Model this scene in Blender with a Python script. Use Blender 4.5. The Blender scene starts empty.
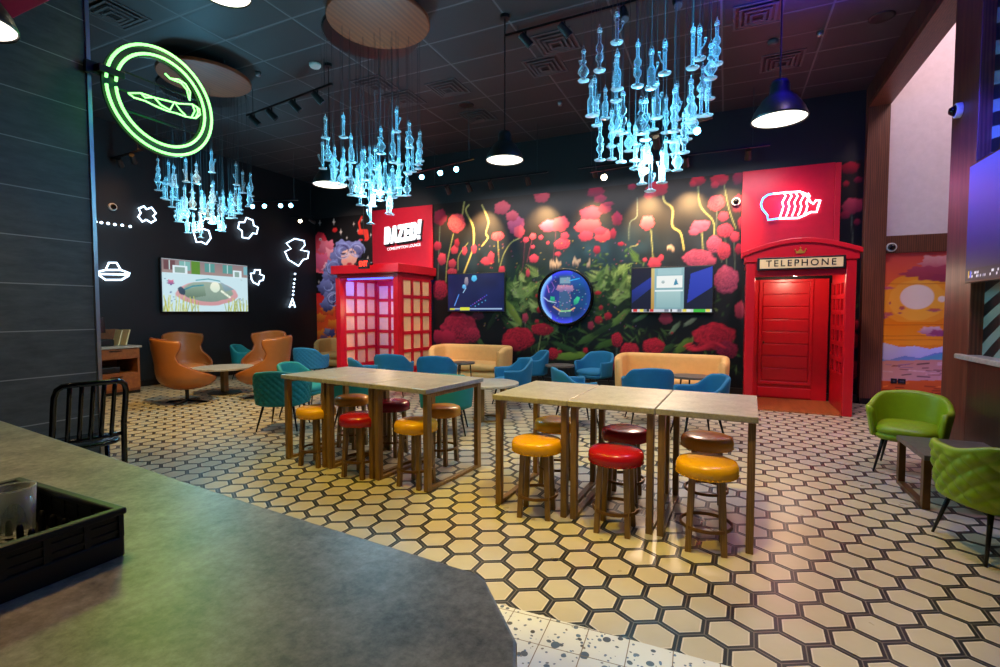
import bpy, bmesh, math, random
import numpy as np
from mathutils import Vector, Matrix
random.seed(7)
RNG = np.random.RandomState(3)
scene = bpy.context.scene
COL = scene.collection
PI = math.pi
R = math.radians
# ---------------------------------------------------------------- camera (measured from the photograph)
F, EYE, HOR, CX, CY = 495.0, 1.55, 311.0, 500.0, 333.5
YAW, PITCH = math.atan(226 / F), math.atan((CY - HOR) / F)
cam = bpy.data.cameras.new('camera'); co = bpy.data.objects.new('camera', cam); COL.objects.link(co)
cam.sensor_width = 36; cam.lens = F * 36 / 1000; cam.clip_start = .05; cam.clip_end = 100
co.location = (0, 0, EYE); co.rotation_euler = (PI / 2 - PITCH, 0, YAW)
scene.camera = co
FW = Vector((-math.sin(YAW) * math.cos(PITCH), math.cos(YAW) * math.cos(PITCH), -math.sin(PITCH)))
RT = Vector((math.cos(YAW), math.sin(YAW), 0)); UPV = RT.cross(FW)
EYEV = Vector((0, 0, EYE))
def ray(x, y): return FW + RT * ((x - CX) / F) + UPV * ((CY - y) / F)
def at_z(x, y, z=0.):
    d = ray(x, y); return EYEV + d * ((z - EYE) / d.z)
def at_y(x, y, Y):
    d = ray(x, y); return EYEV + d * (Y / d.y)
def at_x(x, y, X):
    d = ray(x, y); return EYEV + d * (X / d.x)
def at_d(x, y, dist): return EYEV + ray(x, y) * dist

# ---------------------------------------------------------------- colours and materials
def lin(c):
    if isinstance(c, str):
        c = c.lstrip('#'); c = [int(c[i:i + 2], 16) / 255 for i in (0, 2, 4)]
    return tuple((v / 12.92 if v <= .04045 else ((v + .055) / 1.055) ** 2.4) for v in c)
class N:
    """small helper around a node tree"""
    def __init__(s, name):
        s.m = bpy.data.materials.new(name); s.m.use_nodes = True; s.t = s.m.node_tree
        s.b = s.t.nodes['Principled BSDF']; s.out = s.t.nodes['Material Output']
    def n(s, typ, **kw):
        n = s.t.nodes.new(typ)
        for k, v in kw.items(): setattr(n, k, v)
        return n
    def l(s, a, b): s.t.links.new(a, b)
    def math(s, op, a, b=None, c=None, clamp=False):
        n = s.n('ShaderNodeMath', operation=op, use_clamp=clamp)
        for i, v in enumerate((a, b, c)):
            if v is None: continue
            if isinstance(v, (int, float)): n.inputs[i].default_value = v
            else: s.l(v, n.inputs[i])
        return n.outputs[0]
    def mix(s, f, a, b, blend='MIX'):
        n = s.n('ShaderNodeMix', data_type='RGBA', blend_type=blend)
        if isinstance(f, (int, float)): n.inputs[0].default_value = f
        else: s.l(f, n.inputs[0])
        for i, v in ((6, a), (7, b)):
            if isinstance(v, tuple): n.inputs[i].default_value = (*v[:3], 1)
            else: s.l(v, n.inputs[i])
        return n.outputs[2]
    def noise(s, scale, detail=4, vec=None, rough=.55):
        n = s.n('ShaderNodeTexNoise'); n.inputs['Scale'].default_value = scale; n.inputs['Detail'].default_value = detail
        n.inputs['Roughness'].default_value = rough
        if vec is not None: s.l(vec, n.inputs['Vector'])
        return n.outputs['Fac']
    def obj(s): return s.n('ShaderNodeTexCoord').outputs['Object']
    def map(s, vec, scale=(1, 1, 1), loc=(0, 0, 0), rot=(0, 0, 0)):
        n = s.n('ShaderNodeMapping'); n.inputs['Scale'].default_value = scale; n.inputs['Location'].default_value = loc; n.inputs['Rotation'].default_value = rot
        s.l(vec, n.inputs['Vector']); return n.outputs[0]
    def ramp(s, f, stops):
        n = s.n('ShaderNodeValToRGB'); e = n.color_ramp.elements
        while len(e) < len(stops): e.new(.5)
        for el, (p, c) in zip(e, stops): el.position = p; el.color = (*c, 1)
        s.l(f, n.inputs[0]); return n.outputs[0]
    def bump(s, h, strength=.3, dist=.01):
        n = s.n('ShaderNodeBump'); n.inputs['Strength'].default_value = strength; n.inputs['Distance'].default_value = dist
        s.l(h, n.inputs['Height']); s.l(n.outputs[0], s.b.inputs['Normal'])
    def base(s, c):
        if isinstance(c, tuple): s.b.inputs['Base Color'].default_value = (*c, 1)
        else: s.l(c, s.b.inputs['Base Color'])
    def set(s, **kw):
        for k, v in kw.items(): s.b.inputs[k.replace('_', ' ')].default_value = v
        return s
MC = {}
def simple(name, hexc, rough=.5, metal=0., var=.12, scale=12., bump=0., spec=.5):
    """plain paint / fabric / metal with slight procedural mottling"""
    if name in MC: return MC[name]
    k = N(name); c = lin(hexc); v = k.obj()
    f = k.noise(scale, 5, v)
    k.base(k.mix(f, tuple(x * (1 - var) for x in c), tuple(min(1, x * (1 + var)) for x in c)))
    k.set(Roughness=rough, Metallic=metal); k.b.inputs['Specular IOR Level'].default_value = spec
    if bump: k.bump(k.noise(scale * 12, 3, v), bump, .004)
    MC[name] = k.m; return k.m
def emit(name, hexc, strength):
    if name in MC: return MC[name]
    k = N(name); c = lin(hexc); k.base(c); k.b.inputs['Emission Color'].default_value = (*c, 1); k.set(Emission_Strength=strength, Roughness=.4)
    MC[name] = k.m; return k.m
def painted(name, rough=.5, emission=0.):
    """picture surface: printed wallpaper or a screen; colours come from the artwork stored on the mesh"""
    k = N(name); a = k.n('ShaderNodeAttribute', attribute_name='Art')
    if emission:
        k.base((.01, .01, .012)); k.l(a.outputs['Color'], k.b.inputs['Emission Color']); k.set(Emission_Strength=emission, Roughness=.4); k.b.inputs['Specular IOR Level'].default_value = .2
    else:
        k.l(a.outputs['Color'], k.b.inputs['Base Color']); k.set(Roughness=rough); k.b.inputs['Specular IOR Level'].default_value = .25
    return k.m
def wood(name, dark, light, scale=1., rough=.4, axis=2):
    k = N(name); v = k.obj()
    sc = [9 * scale] * 3; sc[axis] = .7 * scale
    m = k.map(v, tuple(sc)); f = k.noise(2.2, 6, m, .6)
    w = k.n('ShaderNodeTexWave', wave_type='BANDS', bands_direction='X'); w.inputs['Scale'].default_value = 1.3; w.inputs['Distortion'].default_value = 5; w.inputs['Detail'].default_value = 3
    k.l(m, w.inputs['Vector'])
    f2 = k.math('ADD', k.math('MULTIPLY', f, .7), k.math('MULTIPLY', w.outputs['Fac'], .3))
    k.base(k.ramp(f2, [(.25, lin(dark)), (.75, lin(light))])); k.set(Roughness=rough); k.bump(f2, .12, .003)
    return k.m

def hex_floor():
    k = N('hex_tile_floor'); g = k.n('ShaderNodeNewGeometry').outputs['Position']
    P = .2135; OX, OY = -.385, 2.581
    mp = k.map(k.map(g, (1, 1, 1), (-OX, -OY, 0)), (1 / P, 1 / P, 1), (0, 0, 0), (0, 0, R(2.2))); s = k.n('ShaderNodeSeparateXYZ'); k.l(mp, s.inputs[0])
    x, y = s.outputs[0], s.outputs[1]; Q = math.sqrt(3)
    def cell(dx, dy):
        fx = k.math('SUBTRACT', k.math('FLOORED_MODULO', k.math('ADD', x, .5 + dx), 1.), .5)
        fy = k.math('SUBTRACT', k.math('FLOORED_MODULO', k.math('ADD', y, Q / 2 + dy), Q), Q / 2)
        ax, ay = k.math('ABSOLUTE', fx), k.math('ABSOLUTE', fy)
        d = k.math('MAXIMUM', ax, k.math('ADD', k.math('MULTIPLY', ax, .5), k.math('MULTIPLY', ay, Q / 2)))
        return d, k.math('SUBTRACT', x, fx), k.math('SUBTRACT', y, fy)
    d1, cx1, cy1 = cell(0, 0); d2, cx2, cy2 = cell(.5, Q / 2)
    sel = k.math('LESS_THAN', d1, d2); d = k.math('MINIMUM', d1, d2)
    def pick(a, b): return k.math('ADD', k.math('MULTIPLY', sel, a), k.math('MULTIPLY', k.math('SUBTRACT', 1., sel), b))
    cv = k.n('ShaderNodeCombineXYZ'); k.l(pick(cx1, cx2), cv.inputs[0]); k.l(pick(cy1, cy2), cv.inputs[1])
    wn = k.n('ShaderNodeTexWhiteNoise', noise_dimensions='3D'); k.l(k.map(cv.outputs[0], (3.37, 7.13, 1)), wn.inputs['Vector'])
    e = k.math('SUBTRACT', .5, d)                       # distance to the tile edge, in tile widths
    marble = k.noise(7, 5, g)
    cream = k.mix(marble, lin('#aea48c'), lin('#bdb49f'))
    cream = k.mix(k.math('MULTIPLY', wn.outputs['Value'], .35), cream, lin('#aca08a'))
    rim = k.math('MULTIPLY', k.math('LESS_THAN', e, .118), k.math('GREATER_THAN', e, .082))
    cream = k.mix(k.math('MULTIPLY', rim, .45), cream, lin('#dcd4c4'))
    band = k.math('LESS_THAN', e, .086)
    grout = k.math('LESS_THAN', e, .012)
    darkc = k.mix(k.noise(30, 3, g), lin('#131417'), lin('#1e1f22'))
    darkc = k.mix(grout, darkc, lin('#6d675c'))
    k.base(k.mix(band, cream, darkc)); k.set(Roughness=.28)
    r = k.math('ADD', k.math('MULTIPLY', k.noise(5, 3, g), .18), .22); k.l(r, k.b.inputs['Roughness'])
    k.bump(k.math('MINIMUM', k.math('MULTIPLY', e, 60.), 1.), .25, .002)
    return k.m
def terrazzo():
    k = N('terrazzo_tile'); g = k.n('ShaderNodeNewGeometry').outputs['Position']
    def chips(scale, thr, seed):
        vo = k.n('ShaderNodeTexVoronoi', feature='F1'); vo.inputs['Scale'].default_value = scale
        wob = k.n('ShaderNodeTexNoise'); wob.inputs['Scale'].default_value = scale * 1.1
        mv = k.n('ShaderNodeMix', data_type='VECTOR'); mv.inputs[0].default_value = .07
        k.l(k.map(g, (1, 1, 1), (seed, seed * .7, 0)), mv.inputs[4]); k.l(wob.outputs['Color'], mv.inputs[5]); k.l(mv.outputs[1], vo.inputs['Vector'])
        on = k.math('LESS_THAN', vo.outputs['Distance'], thr)
        s = k.n('ShaderNodeSeparateColor'); k.l(vo.outputs['Color'], s.inputs[0])
        return k.math('MULTIPLY', on, k.math('GREATER_THAN', s.outputs[0], .45)), s.outputs[1]
    c = k.mix(k.noise(6, 4, g), lin('#c9cac8'), lin('#dadbd8'))
    for sc, th, sd, pal in ((24, .3, 3.1, ('#3d3a38', '#5e6d80')), (44, .27, 9.3, ('#77706a', '#4f6f96')), (13, .26, 5.7, ('#4c4744', '#55799c'))):
        on, rnd = chips(sc, th, sd); c = k.mix(on, c, k.mix(rnd, lin(pal[0]), lin(pal[1])))
    s = k.n('ShaderNodeSeparateXYZ'); k.l(k.map(g, (1 / .195, 1 / .195, 1), (.35, .0, 0), (0, 0, R(-3))), s.inputs[0])
    def edge(v): return k.math('MINIMUM', k.math('FLOORED_MODULO', v, 1.), k.math('SUBTRACT', 1., k.math('FLOORED_MODULO', v, 1.)))
    gr = k.math('LESS_THAN', k.math('MINIMUM', edge(s.outputs[0]), edge(s.outputs[1])), .012)
    k.base(k.mix(gr, c, lin('#7a6a58'))); k.set(Roughness=.3); return k.m
def ceiling_mat():
    k = N('black_ceiling_tile'); g = k.n('ShaderNodeNewGeometry').outputs['Position']
    s = k.n('ShaderNodeSeparateXYZ'); k.l(g, s.inputs[0])
    def edge(v, p, o):
        m = k.math('FLOORED_MODULO', k.math('ADD', k.math('DIVIDE', v, p), o), 1.)
        return k.math('MULTIPLY', k.math('MINIMUM', m, k.math('SUBTRACT', 1., m)), p)
    e = k.math('MINIMUM', edge(s.outputs[0], 1.22, .1), edge(s.outputs[1], .61, .3))
    bar = k.math('LESS_THAN', e, .013)
    tile = k.mix(k.noise(60, 4, g), lin('#26272a'), lin('#35363a'))
    k.base(k.mix(bar, tile, lin('#5a5b60'))); k.set(Roughness=.55); k.bump(k.math('MINIMUM', k.math('MULTIPLY', e, 25.), 1.), .4, .01); return k.m
def slate_mat():
    k = N('dark_slate_tile'); g = k.n('ShaderNodeNewGeometry').outputs['Position']; s = k.n('ShaderNodeSeparateXYZ'); k.l(g, s.inputs[0])
    m = k.math('FLOORED_MODULO', k.math('ADD', k.math('DIVIDE', s.outputs[2], .373), .27), 1.)
    e = k.math('MULTIPLY', k.math('MINIMUM', m, k.math('SUBTRACT', 1., m)), .373)
    joint = k.math('LESS_THAN', e, .004)
    f = k.noise(3, 8, k.map(g, (1, 1.2, 5)), .7)
    k.base(k.mix(joint, k.ramp(f, [(.3, lin('#2e3436')), (.7, lin('#4a5151'))]), lin('#85898a')))
    k.set(Roughness=.5); k.bump(f, .35, .006); return k.m
def concrete(name, a, b, c, rough=.35, scale=1.):
    k = N(name); v = k.n('ShaderNodeNewGeometry').outputs['Position']
    f1 = k.noise(2.6 * scale, 9, v, .68); f2 = k.noise(14 * scale, 7, v, .75)
    f = k.math('ADD', k.math('MULTIPLY', f1, .5), k.math('MULTIPLY', f2, .5))
    k.base(k.ramp(f, [(.32, lin(a)), (.5, lin(b)), (.68, lin(c))])); k.set(Roughness=rough); k.bump(f2, .12, .002); return k.m
def stripes_mat():
    """black and grey-green swirl rays, wallpaper in the niche"""
    k = N('swirl_wallpaper'); g = k.n('ShaderNodeNewGeometry').outputs['Position']; s = k.n('ShaderNodeSeparateXYZ'); k.l(g, s.inputs[0])
    y = k.math('SUBTRACT', s.outputs[1], 3.6); z = k.math('SUBTRACT', s.outputs[2], 1.9)
    ang = k.math('ARCTAN2', z, y); rad = k.math('SQRT', k.math('ADD', k.math('MULTIPLY', y, y), k.math('MULTIPLY', z, z)))
    w = k.math('SINE', k.math('ADD', k.math('MULTIPLY', ang, 70.), k.math('MULTIPLY', rad, 9.)))
    k.base(k.mix(k.math('GREATER_THAN', w, .1), lin('#0c0d0e'), lin('#7d938a'))); k.set(Roughness=.5); return k.m

M = dict(
    floor=hex_floor(), terrazzo=terrazzo(), ceiling=ceiling_mat(), slate=slate_mat(), swirl=stripes_mat(),
    counter=concrete('counter_stone', '#3a362e', '#7f796c', '#aaa292', .4, 3.4),
    tabletop=concrete('table_laminate', '#7c776e', '#a19c92', '#bdb8ae', .32, 3.2),
    black_wall=simple('black_wall_paint', '#19191b', .55), white_wall=simple('white_wall_paint', '#d9cdd0', .7),
    walnut=wood('walnut_panel', '#4a2a1c', '#7a4a32'), dark_wood=wood('dark_wood_panel', '#2a1a14', '#4e3224'),
    booth_floor=wood('booth_plank', '#7a4020', '#b06a38', 1.2, .35, 1), cabinet=wood('cabinet_wood', '#7a4426', '#a0602f', 1., .4, 0),
    red=simple('red_gloss_paint', '#c01222', .32), red_dark=simple('deep_red_paint', '#a00c1e', .35), red_panel=simple('red_wall_panel', '#c4122c', .45),
    brass=wood('bronze_leg_metal', '#5c421c', '#94703a', 3, .38), bronze=simple('dark_bronze', '#6a4a24', .35, .6),
    black_metal=simple('black_metal', '#121214', .35, .3), black_gloss=simple('black_gloss_metal', '#0b0b0d', .18, .4),
    black_plastic=simple('black_plastic', '#101113', .4), baseboard=simple('black_baseboard', '#0e0e10', .4),
    yellow=simple('yellow_vinyl', '#e2a40e', .26, bump=.05), amber=simple('amber_vinyl', '#cf8a28', .24, bump=.05), crimson=simple('red_vinyl', '#a8121e', .24, bump=.05), maroon=simple('maroon_vinyl', '#7e1230', .26, bump=.05),
    blue=simple('blue_velvet', '#09668f', .75, bump=.15), teal=simple('yellow_lit_blue_velvet', '#0a7f83', .72, bump=.15), mustard=simple('mustard_velvet', '#d8a662', .75, bump=.15),  # teal: the blue velvet with yellow light mixed into its colour
    green=simple('green_leather', '#86a006', .42, bump=.08), cognac=simple('cognac_leather', '#a8622c', .36, bump=.06), cognac_dark=simple('cognac_piping', '#7a3c10', .5),
    cream_glass=simple('frosted_cream_glass', '#eebc86', .25), steel=simple('brushed_steel', '#9a9a9e', .3, .9), disc=wood('ceiling_cloud_veneer', '#6e3016', '#8e4620', .4, .5, 1),
    white=simple('white_plastic', '#d8d8d4', .45), paper=simple('cream_paper', '#e6cf9a', .6), ink=simple('black_ink', '#14110f', .5), gold=simple('gold_paint', '#c79a3a', .35, .5),
    white_letter=emit('white_lit_letter', '#f4fbff', .95), grey=simple('grey_plastic', '#46464a', .5), magenta=simple('magenta_lit_soffit', '#b01a5c', .5),
    neon_white=emit('white_neon_tube', '#cfe8ff', 3.5), neon_green=emit('green_neon_tube', '#38ff2a', 9), neon_green_core=emit('pale_green_neon_tube', '#8cff84', 2.6), neon_blue=emit('blue_neon_tube', '#50b4ff', 3), neon_pink=emit('white_pink_neon_tube', '#ffe4f6', 4), neon_purple=emit('purple_led', '#5a30ff', 7),
    led_blue=emit('blue_led', '#2a50ff', 6), lamp_warm=emit('warm_lamp_glass', '#ffe6b8', 18), lamp_blue=emit('blue_lamp_glass', '#7adcff', 22), shade_glow=emit('lamp_diffuser', '#fff6e4', 2.2), lamp_off=simple('unlit_lamp_lens', '#5a5a60', .2), exit_red=emit('red_exit_letter', '#ff3018', 3),
    art=painted('printed_wallpaper', .5), screen=painted('lit_screen', .2, 1.0), wire=simple('thin_steel_wire', '#343a3e', .6),
)
def glass_mat(name, tint, alpha, rough=.08):
    k = N(name); k.base(lin(tint)); k.set(Roughness=rough); k.b.inputs['Specular IOR Level'].default_value = .9
    lw = k.n('ShaderNodeLayerWeight'); lw.inputs['Blend'].default_value = .35
    a = k.math('ADD', k.math('MULTIPLY', lw.outputs['Facing'], .75), alpha, clamp=True); k.l(a, k.b.inputs['Alpha']); return k.m
M['dark_top'] = concrete('dark_table_laminate', '#3c3630', '#57504a', '#6e665e', .35, 3.2)
M['glass'] = glass_mat('clear_blown_glass', '#e2f2f8', .1); M['tumbler'] = glass_mat('tumbler_glass', '#dfe8e4', .1); M['red_glass'] = simple('red_tinted_pane', '#8e1020', .15)

# ---------------------------------------------------------------- mesh building
class MB:
    def __init__(s): s.v = []; s.f = []; s.mi = []
    def add(s, vs, fs, mi=0):
        o = len(s.v); s.v += [tuple(p) for p in vs]; s.f += [tuple(i + o for i in f) for f in fs]; s.mi += [mi] * len(fs); return s
    def box(s, c, d, rz=0, mi=0, rx=0, ry=0):
        m = Matrix.Translation(c) @ Matrix.Rotation(rz, 4, 'Z') @ Matrix.Rotation(ry, 4, 'Y') @ Matrix.Rotation(rx, 4, 'X')
        vs = [m @ Vector((x * d[0] / 2, y * d[1] / 2, z * d[2] / 2)) for x in (-1, 1) for y in (-1, 1) for z in (-1, 1)]
        return s.add(vs, [(0, 1, 3, 2), (4, 6, 7, 5), (0, 4, 5, 1), (2, 3, 7, 6), (0, 2, 6, 4), (1, 5, 7, 3)], mi)
    def b2(s, a, b, mi=0): return s.box([(p + q) / 2 for p, q in zip(a, b)], [abs(q - p) for p, q in zip(a, b)], mi=mi)
    def frame(s, a, d):
        d = d.normalized(); u = d.orthogonal().normalized(); return u, d.cross(u)
    def cone(s, p0, p1, r0, r1=None, n=12, mi=0):
        p0, p1 = Vector(p0), Vector(p1); r1 = r0 if r1 is None else r1; u, w = s.frame(p0, p1 - p0)
        vs = [p + (u * math.cos(2 * PI * i / n) + w * math.sin(2 * PI * i / n)) * r for p, r in ((p0, r0), (p1, r1)) for i in range(n)]
        fs = [(i, (i + 1) % n, n + (i + 1) % n, n + i) for i in range(n)] + [tuple(range(n))[::-1], tuple(range(n, 2 * n))]
        return s.add(vs, fs, mi)
    def tube(s, pts, r, n=8, closed=False, mi=0):
        pts = [Vector(p) for p in pts]; L = len(pts); rings = []; up = None
        for i, p in enumerate(pts):
            a = pts[i - 1] if (i or closed) else p; b = pts[(i + 1) % L] if (i < L - 1 or closed) else p
            t = (b - a).normalized()
            if up is None: up = t.orthogonal().normalized()
            up = (up - t * up.dot(t)); up = up.normalized() if up.length > 1e-6 else t.orthogonal().normalized(); w = t.cross(up)
            rr = r[i] if isinstance(r, (list, tuple)) else r
            rings.append([p + (up * math.cos(2 * PI * k / n) + w * math.sin(2 * PI * k / n)) * rr for k in range(n)])
        vs = [q for g in rings for q in g]; fs = []
        for i in range(L if closed else L - 1):
            j = (i + 1) % L
            for k in range(n): fs.append((i * n + k, i * n + (k + 1) % n, j * n + (k + 1) % n, j * n + k))
        if not closed: fs += [tuple(range(n))[::-1], tuple(range((L - 1) * n, L * n))]
        return s.add(vs, fs, mi)
    def lathe(s, prof, n=24, c=(0, 0, 0), mi=0, close=False, cap=True):
        vs = [(c[0] + r * math.cos(2 * PI * i / n), c[1] + r * math.sin(2 * PI * i / n), c[2] + z) for r, z in prof for i in range(n)]
        m = len(prof); fs = []
        for j in range(m if close else m - 1):
            q = (j + 1) % m
            for i in range(n): fs.append((j * n + i, j * n + (i + 1) % n, q * n + (i + 1) % n, q * n + i))
        if not close and cap:
            if prof[0][0] > 1e-5: fs.append(tuple(range(n))[::-1])
            if prof[-1][0] > 1e-5: fs.append(tuple(range((m - 1) * n, m * n)))
        return s.add(vs, fs, mi)
    def prism(s, poly, o, u, w, d, mi=0):
        """polygon (in axes u, w from point o) pushed along vector d"""
        o, u, w, d = map(Vector, (o, u, w, d)); n = len(poly)
        vs = [o + u * a + w * b for a, b in poly]; vs += [p + d for p in vs]
        return s.add(vs, [tuple(range(n))[::-1], tuple(range(n, 2 * n))] + [(i, (i + 1) % n, n + (i + 1) % n, n + i) for i in range(n)], mi)
    def grid(s, fn, nu, nv, mi=0, closeu=False):
        vs = [fn(i / (nu if closeu else nu - 1), j / (nv - 1)) for i in range(nu) for j in range(nv)]
        fs = [(i * nv + j, ((i + 1) % nu) * nv + j, ((i + 1) % nu) * nv + j + 1, i * nv + j + 1) for i in range(nu if closeu else nu - 1) for j in range(nv - 1)]
        return s.add(vs, fs, mi)
    def shell(s, path, ztop, z0, th, lean=0., quilt=0., cell=.1, mi=0):
        """upholstered wrap-around back: path = [(x, y)], outward normals from the path, rounded upper rim"""
        n = len(path); L = 0; rings = []
        for i, p in enumerate(path):
            a = Vector(path[max(i - 1, 0)]); b = Vector(path[min(i + 1, n - 1)]); t = (b - a).normalized(); no = Vector((t.y, -t.x))
            if no.dot(Vector(p)) < 0: no = -no
            if i: L += (Vector(p) - Vector(path[i - 1])).length
            zt = ztop[i]; P = Vector(p); ring = []
            def pt(off, z):
                q = P + no * (off + lean * (z - z0)); return (q.x, q.y, z)
            K = 34 if quilt else 9; h = th / 2
            for j in range(K):
                z = z0 + (zt - h - z0) * j / (K - 1); q = 0
                if quilt: q = quilt * (abs(math.sin(PI * (L + z) / cell)) ** .5 * abs(math.sin(PI * (L - z) / cell)) ** .5 - .5) * min(1, j / 4, (K - 1 - j) / 3)
                ring.append(pt(h + q, z))
            for j in range(1, 6): an = PI * j / 6; ring.append(pt(h * math.cos(an), zt - h + h * math.sin(an)))
            for j in range(K): ring.append(pt(-h, zt - h - (zt - h - z0) * j / (K - 1)))
            rings.append(ring)
        m = len(rings[0]); vs = [q for r in rings for q in r]
        fs = [(i * m + j, (i + 1) * m + j, (i + 1) * m + (j + 1) % m, i * m + (j + 1) % m) for i in range(n - 1) for j in range(m)]
        fs += [tuple(range(m)), tuple(range((n - 1) * m, n * m))[::-1]]
        return s.add(vs, fs, mi)
    def cushion(s, W, D, z0, z1, ex=.5, c=(0, 0), crown=.02, n=48, mi=0, rz=0):
        r = (z1 - z0) / 2; rings = []
        prof = [(.6, z0), (r * .35 and 1 - r * .55 / min(W, D), z0), (1, z0 + r * .7), (1, z0 + r * 1.3), (1 - r * .5 / min(W, D), z1 - .006), (1 - r * 1.3 / min(W, D), z1 + crown * .3), (.5, z1 + crown), (.02, z1 + crown * 1.15)]
        vs = []
        for k, z in prof:
            for i in range(n):
                a = 2 * PI * i / n; ca, sa = math.cos(a), math.sin(a)
                x = W * k * math.copysign(abs(ca) ** ex, ca); y = D * k * math.copysign(abs(sa) ** ex, sa)
                vs.append((c[0] + x * math.cos(rz) - y * math.sin(rz), c[1] + x * math.sin(rz) + y * math.cos(rz), z))
        m = len(prof); fs = [(j * n + i, j * n + (i + 1) % n, (j + 1) * n + (i + 1) % n, (j + 1) * n + i) for j in range(m - 1) for i in range(n)]
        fs += [tuple(range(n))[::-1], tuple(range((m - 1) * n, m * n))]
        return s.add(vs, fs, mi)
    def build(s, name, mat, parent=None, smooth=False, bevel=0., loc=None, rz=None, sub=0, solid=0., segs=2):
        me = bpy.data.meshes.new(name); me.from_pydata(s.v, [], s.f); me.update()
        bm = bmesh.new(); bm.from_mesh(me); bmesh.ops.recalc_face_normals(bm, faces=bm.faces); bm.to_mesh(me); bm.free()
        mats = mat if isinstance(mat, (list, tuple)) else [mat]
        for q in mats: me.materials.append(M[q] if isinstance(q, str) else q)
        me.polygons.foreach_set('material_index', s.mi); me.polygons.foreach_set('use_smooth', [smooth] * len(me.polygons))
        o = bpy.data.objects.new(name, me); COL.objects.link(o)
        if parent is not None: o.parent = parent
        if loc is not None: o.location = loc
        if rz is not None: o.rotation_euler[2] = rz
        if solid: md = o.modifiers.new('solid', 'SOLIDIFY'); md.thickness = solid; md.offset = 0
        if bevel:
            md = o.modifiers.new('edge', 'BEVEL'); md.width = bevel; md.segments = segs; md.limit_method = 'ANGLE'; md.angle_limit = R(40)
        if sub: md = o.modifiers.new('sub', 'SUBSURF'); md.levels = sub; md.render_levels = sub
        if smooth == 'auto' or (smooth and bevel): pass
        return o
def thing(name, label, cat, loc=(0, 0, 0), rz=0, group=None):
    o = bpy.data.objects.new(name, None); COL.objects.link(o); o.empty_display_size = .1
    o.location = loc; o.rotation_euler[2] = rz; return tag(o, label, cat, group)
def tag(o, label, cat, group=None):
    o['label'] = label; o['category'] = cat
    if group: o['group'] = group
    return o
def struct(o): o['kind'] = 'structure'; return o
def text_mesh(name, s, size, mat, parent=None, depth=.004, spacing=1., bold=0., shear=0., xscale=1.):
    cu = bpy.data.curves.new(name, 'FONT'); cu.body = s; cu.size = size; cu.extrude = depth; cu.align_x = 'CENTER'; cu.align_y = 'CENTER'; cu.space_character = spacing; cu.offset = bold; cu.shear = shear
    o = bpy.data.objects.new(name, cu); COL.objects.link(o); dg = bpy.context.evaluated_depsgraph_get()
    me = bpy.data.meshes.new_from_object(o.evaluated_get(dg)); bpy.data.objects.remove(o); bpy.data.curves.remove(cu)
    me.transform(Matrix.Diagonal((xscale, 1, 1, 1))); me.materials.clear(); me.materials.append(M[mat]); q = bpy.data.objects.new(name, me); COL.objects.link(q)
    if parent is not None: q.parent = parent
    q.rotation_euler = (PI / 2, 0, 0); return q
def spot(loc, target, energy, color, deg=50, blend=.6, rad=.05):
    l = bpy.data.lights.new('lamp', 'SPOT'); l.energy = energy; l.color = lin(color); l.spot_size = R(deg); l.spot_blend = blend; l.shadow_soft_size = rad
    o = bpy.data.objects.new('lamp', l); COL.objects.link(o); o.location = loc; o.rotation_euler = (Vector(target) - Vector(loc)).to_track_quat('-Z', 'Y').to_euler(); return o
def point(loc, energy, color, rad=.1):
    l = bpy.data.lights.new('lamp', 'POINT'); l.energy = energy; l.color = lin(color); l.shadow_soft_size = rad
    o = bpy.data.objects.new('lamp', l); COL.objects.link(o); o.location = loc; return o
def area(loc, target, energy, color, size=1., sy=None):
    l = bpy.data.lights.new('lamp', 'AREA'); l.energy = energy; l.color = lin(color); l.size = size
    if sy: l.shape = 'RECTANGLE'; l.size_y = sy
    o = bpy.data.objects.new('lamp', l); COL.objects.link(o); o.location = loc; o.rotation_euler = (Vector(target) - Vector(loc)).to_track_quat('-Z', 'Y').to_euler(); return o
def smooth01(a, b, x):
    t = min(1, max(0, (x - a) / (b - a))); return t * t * (3 - 2 * t)
def interp(xs, ys, x): return float(np.interp(x, xs, ys))

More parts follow.
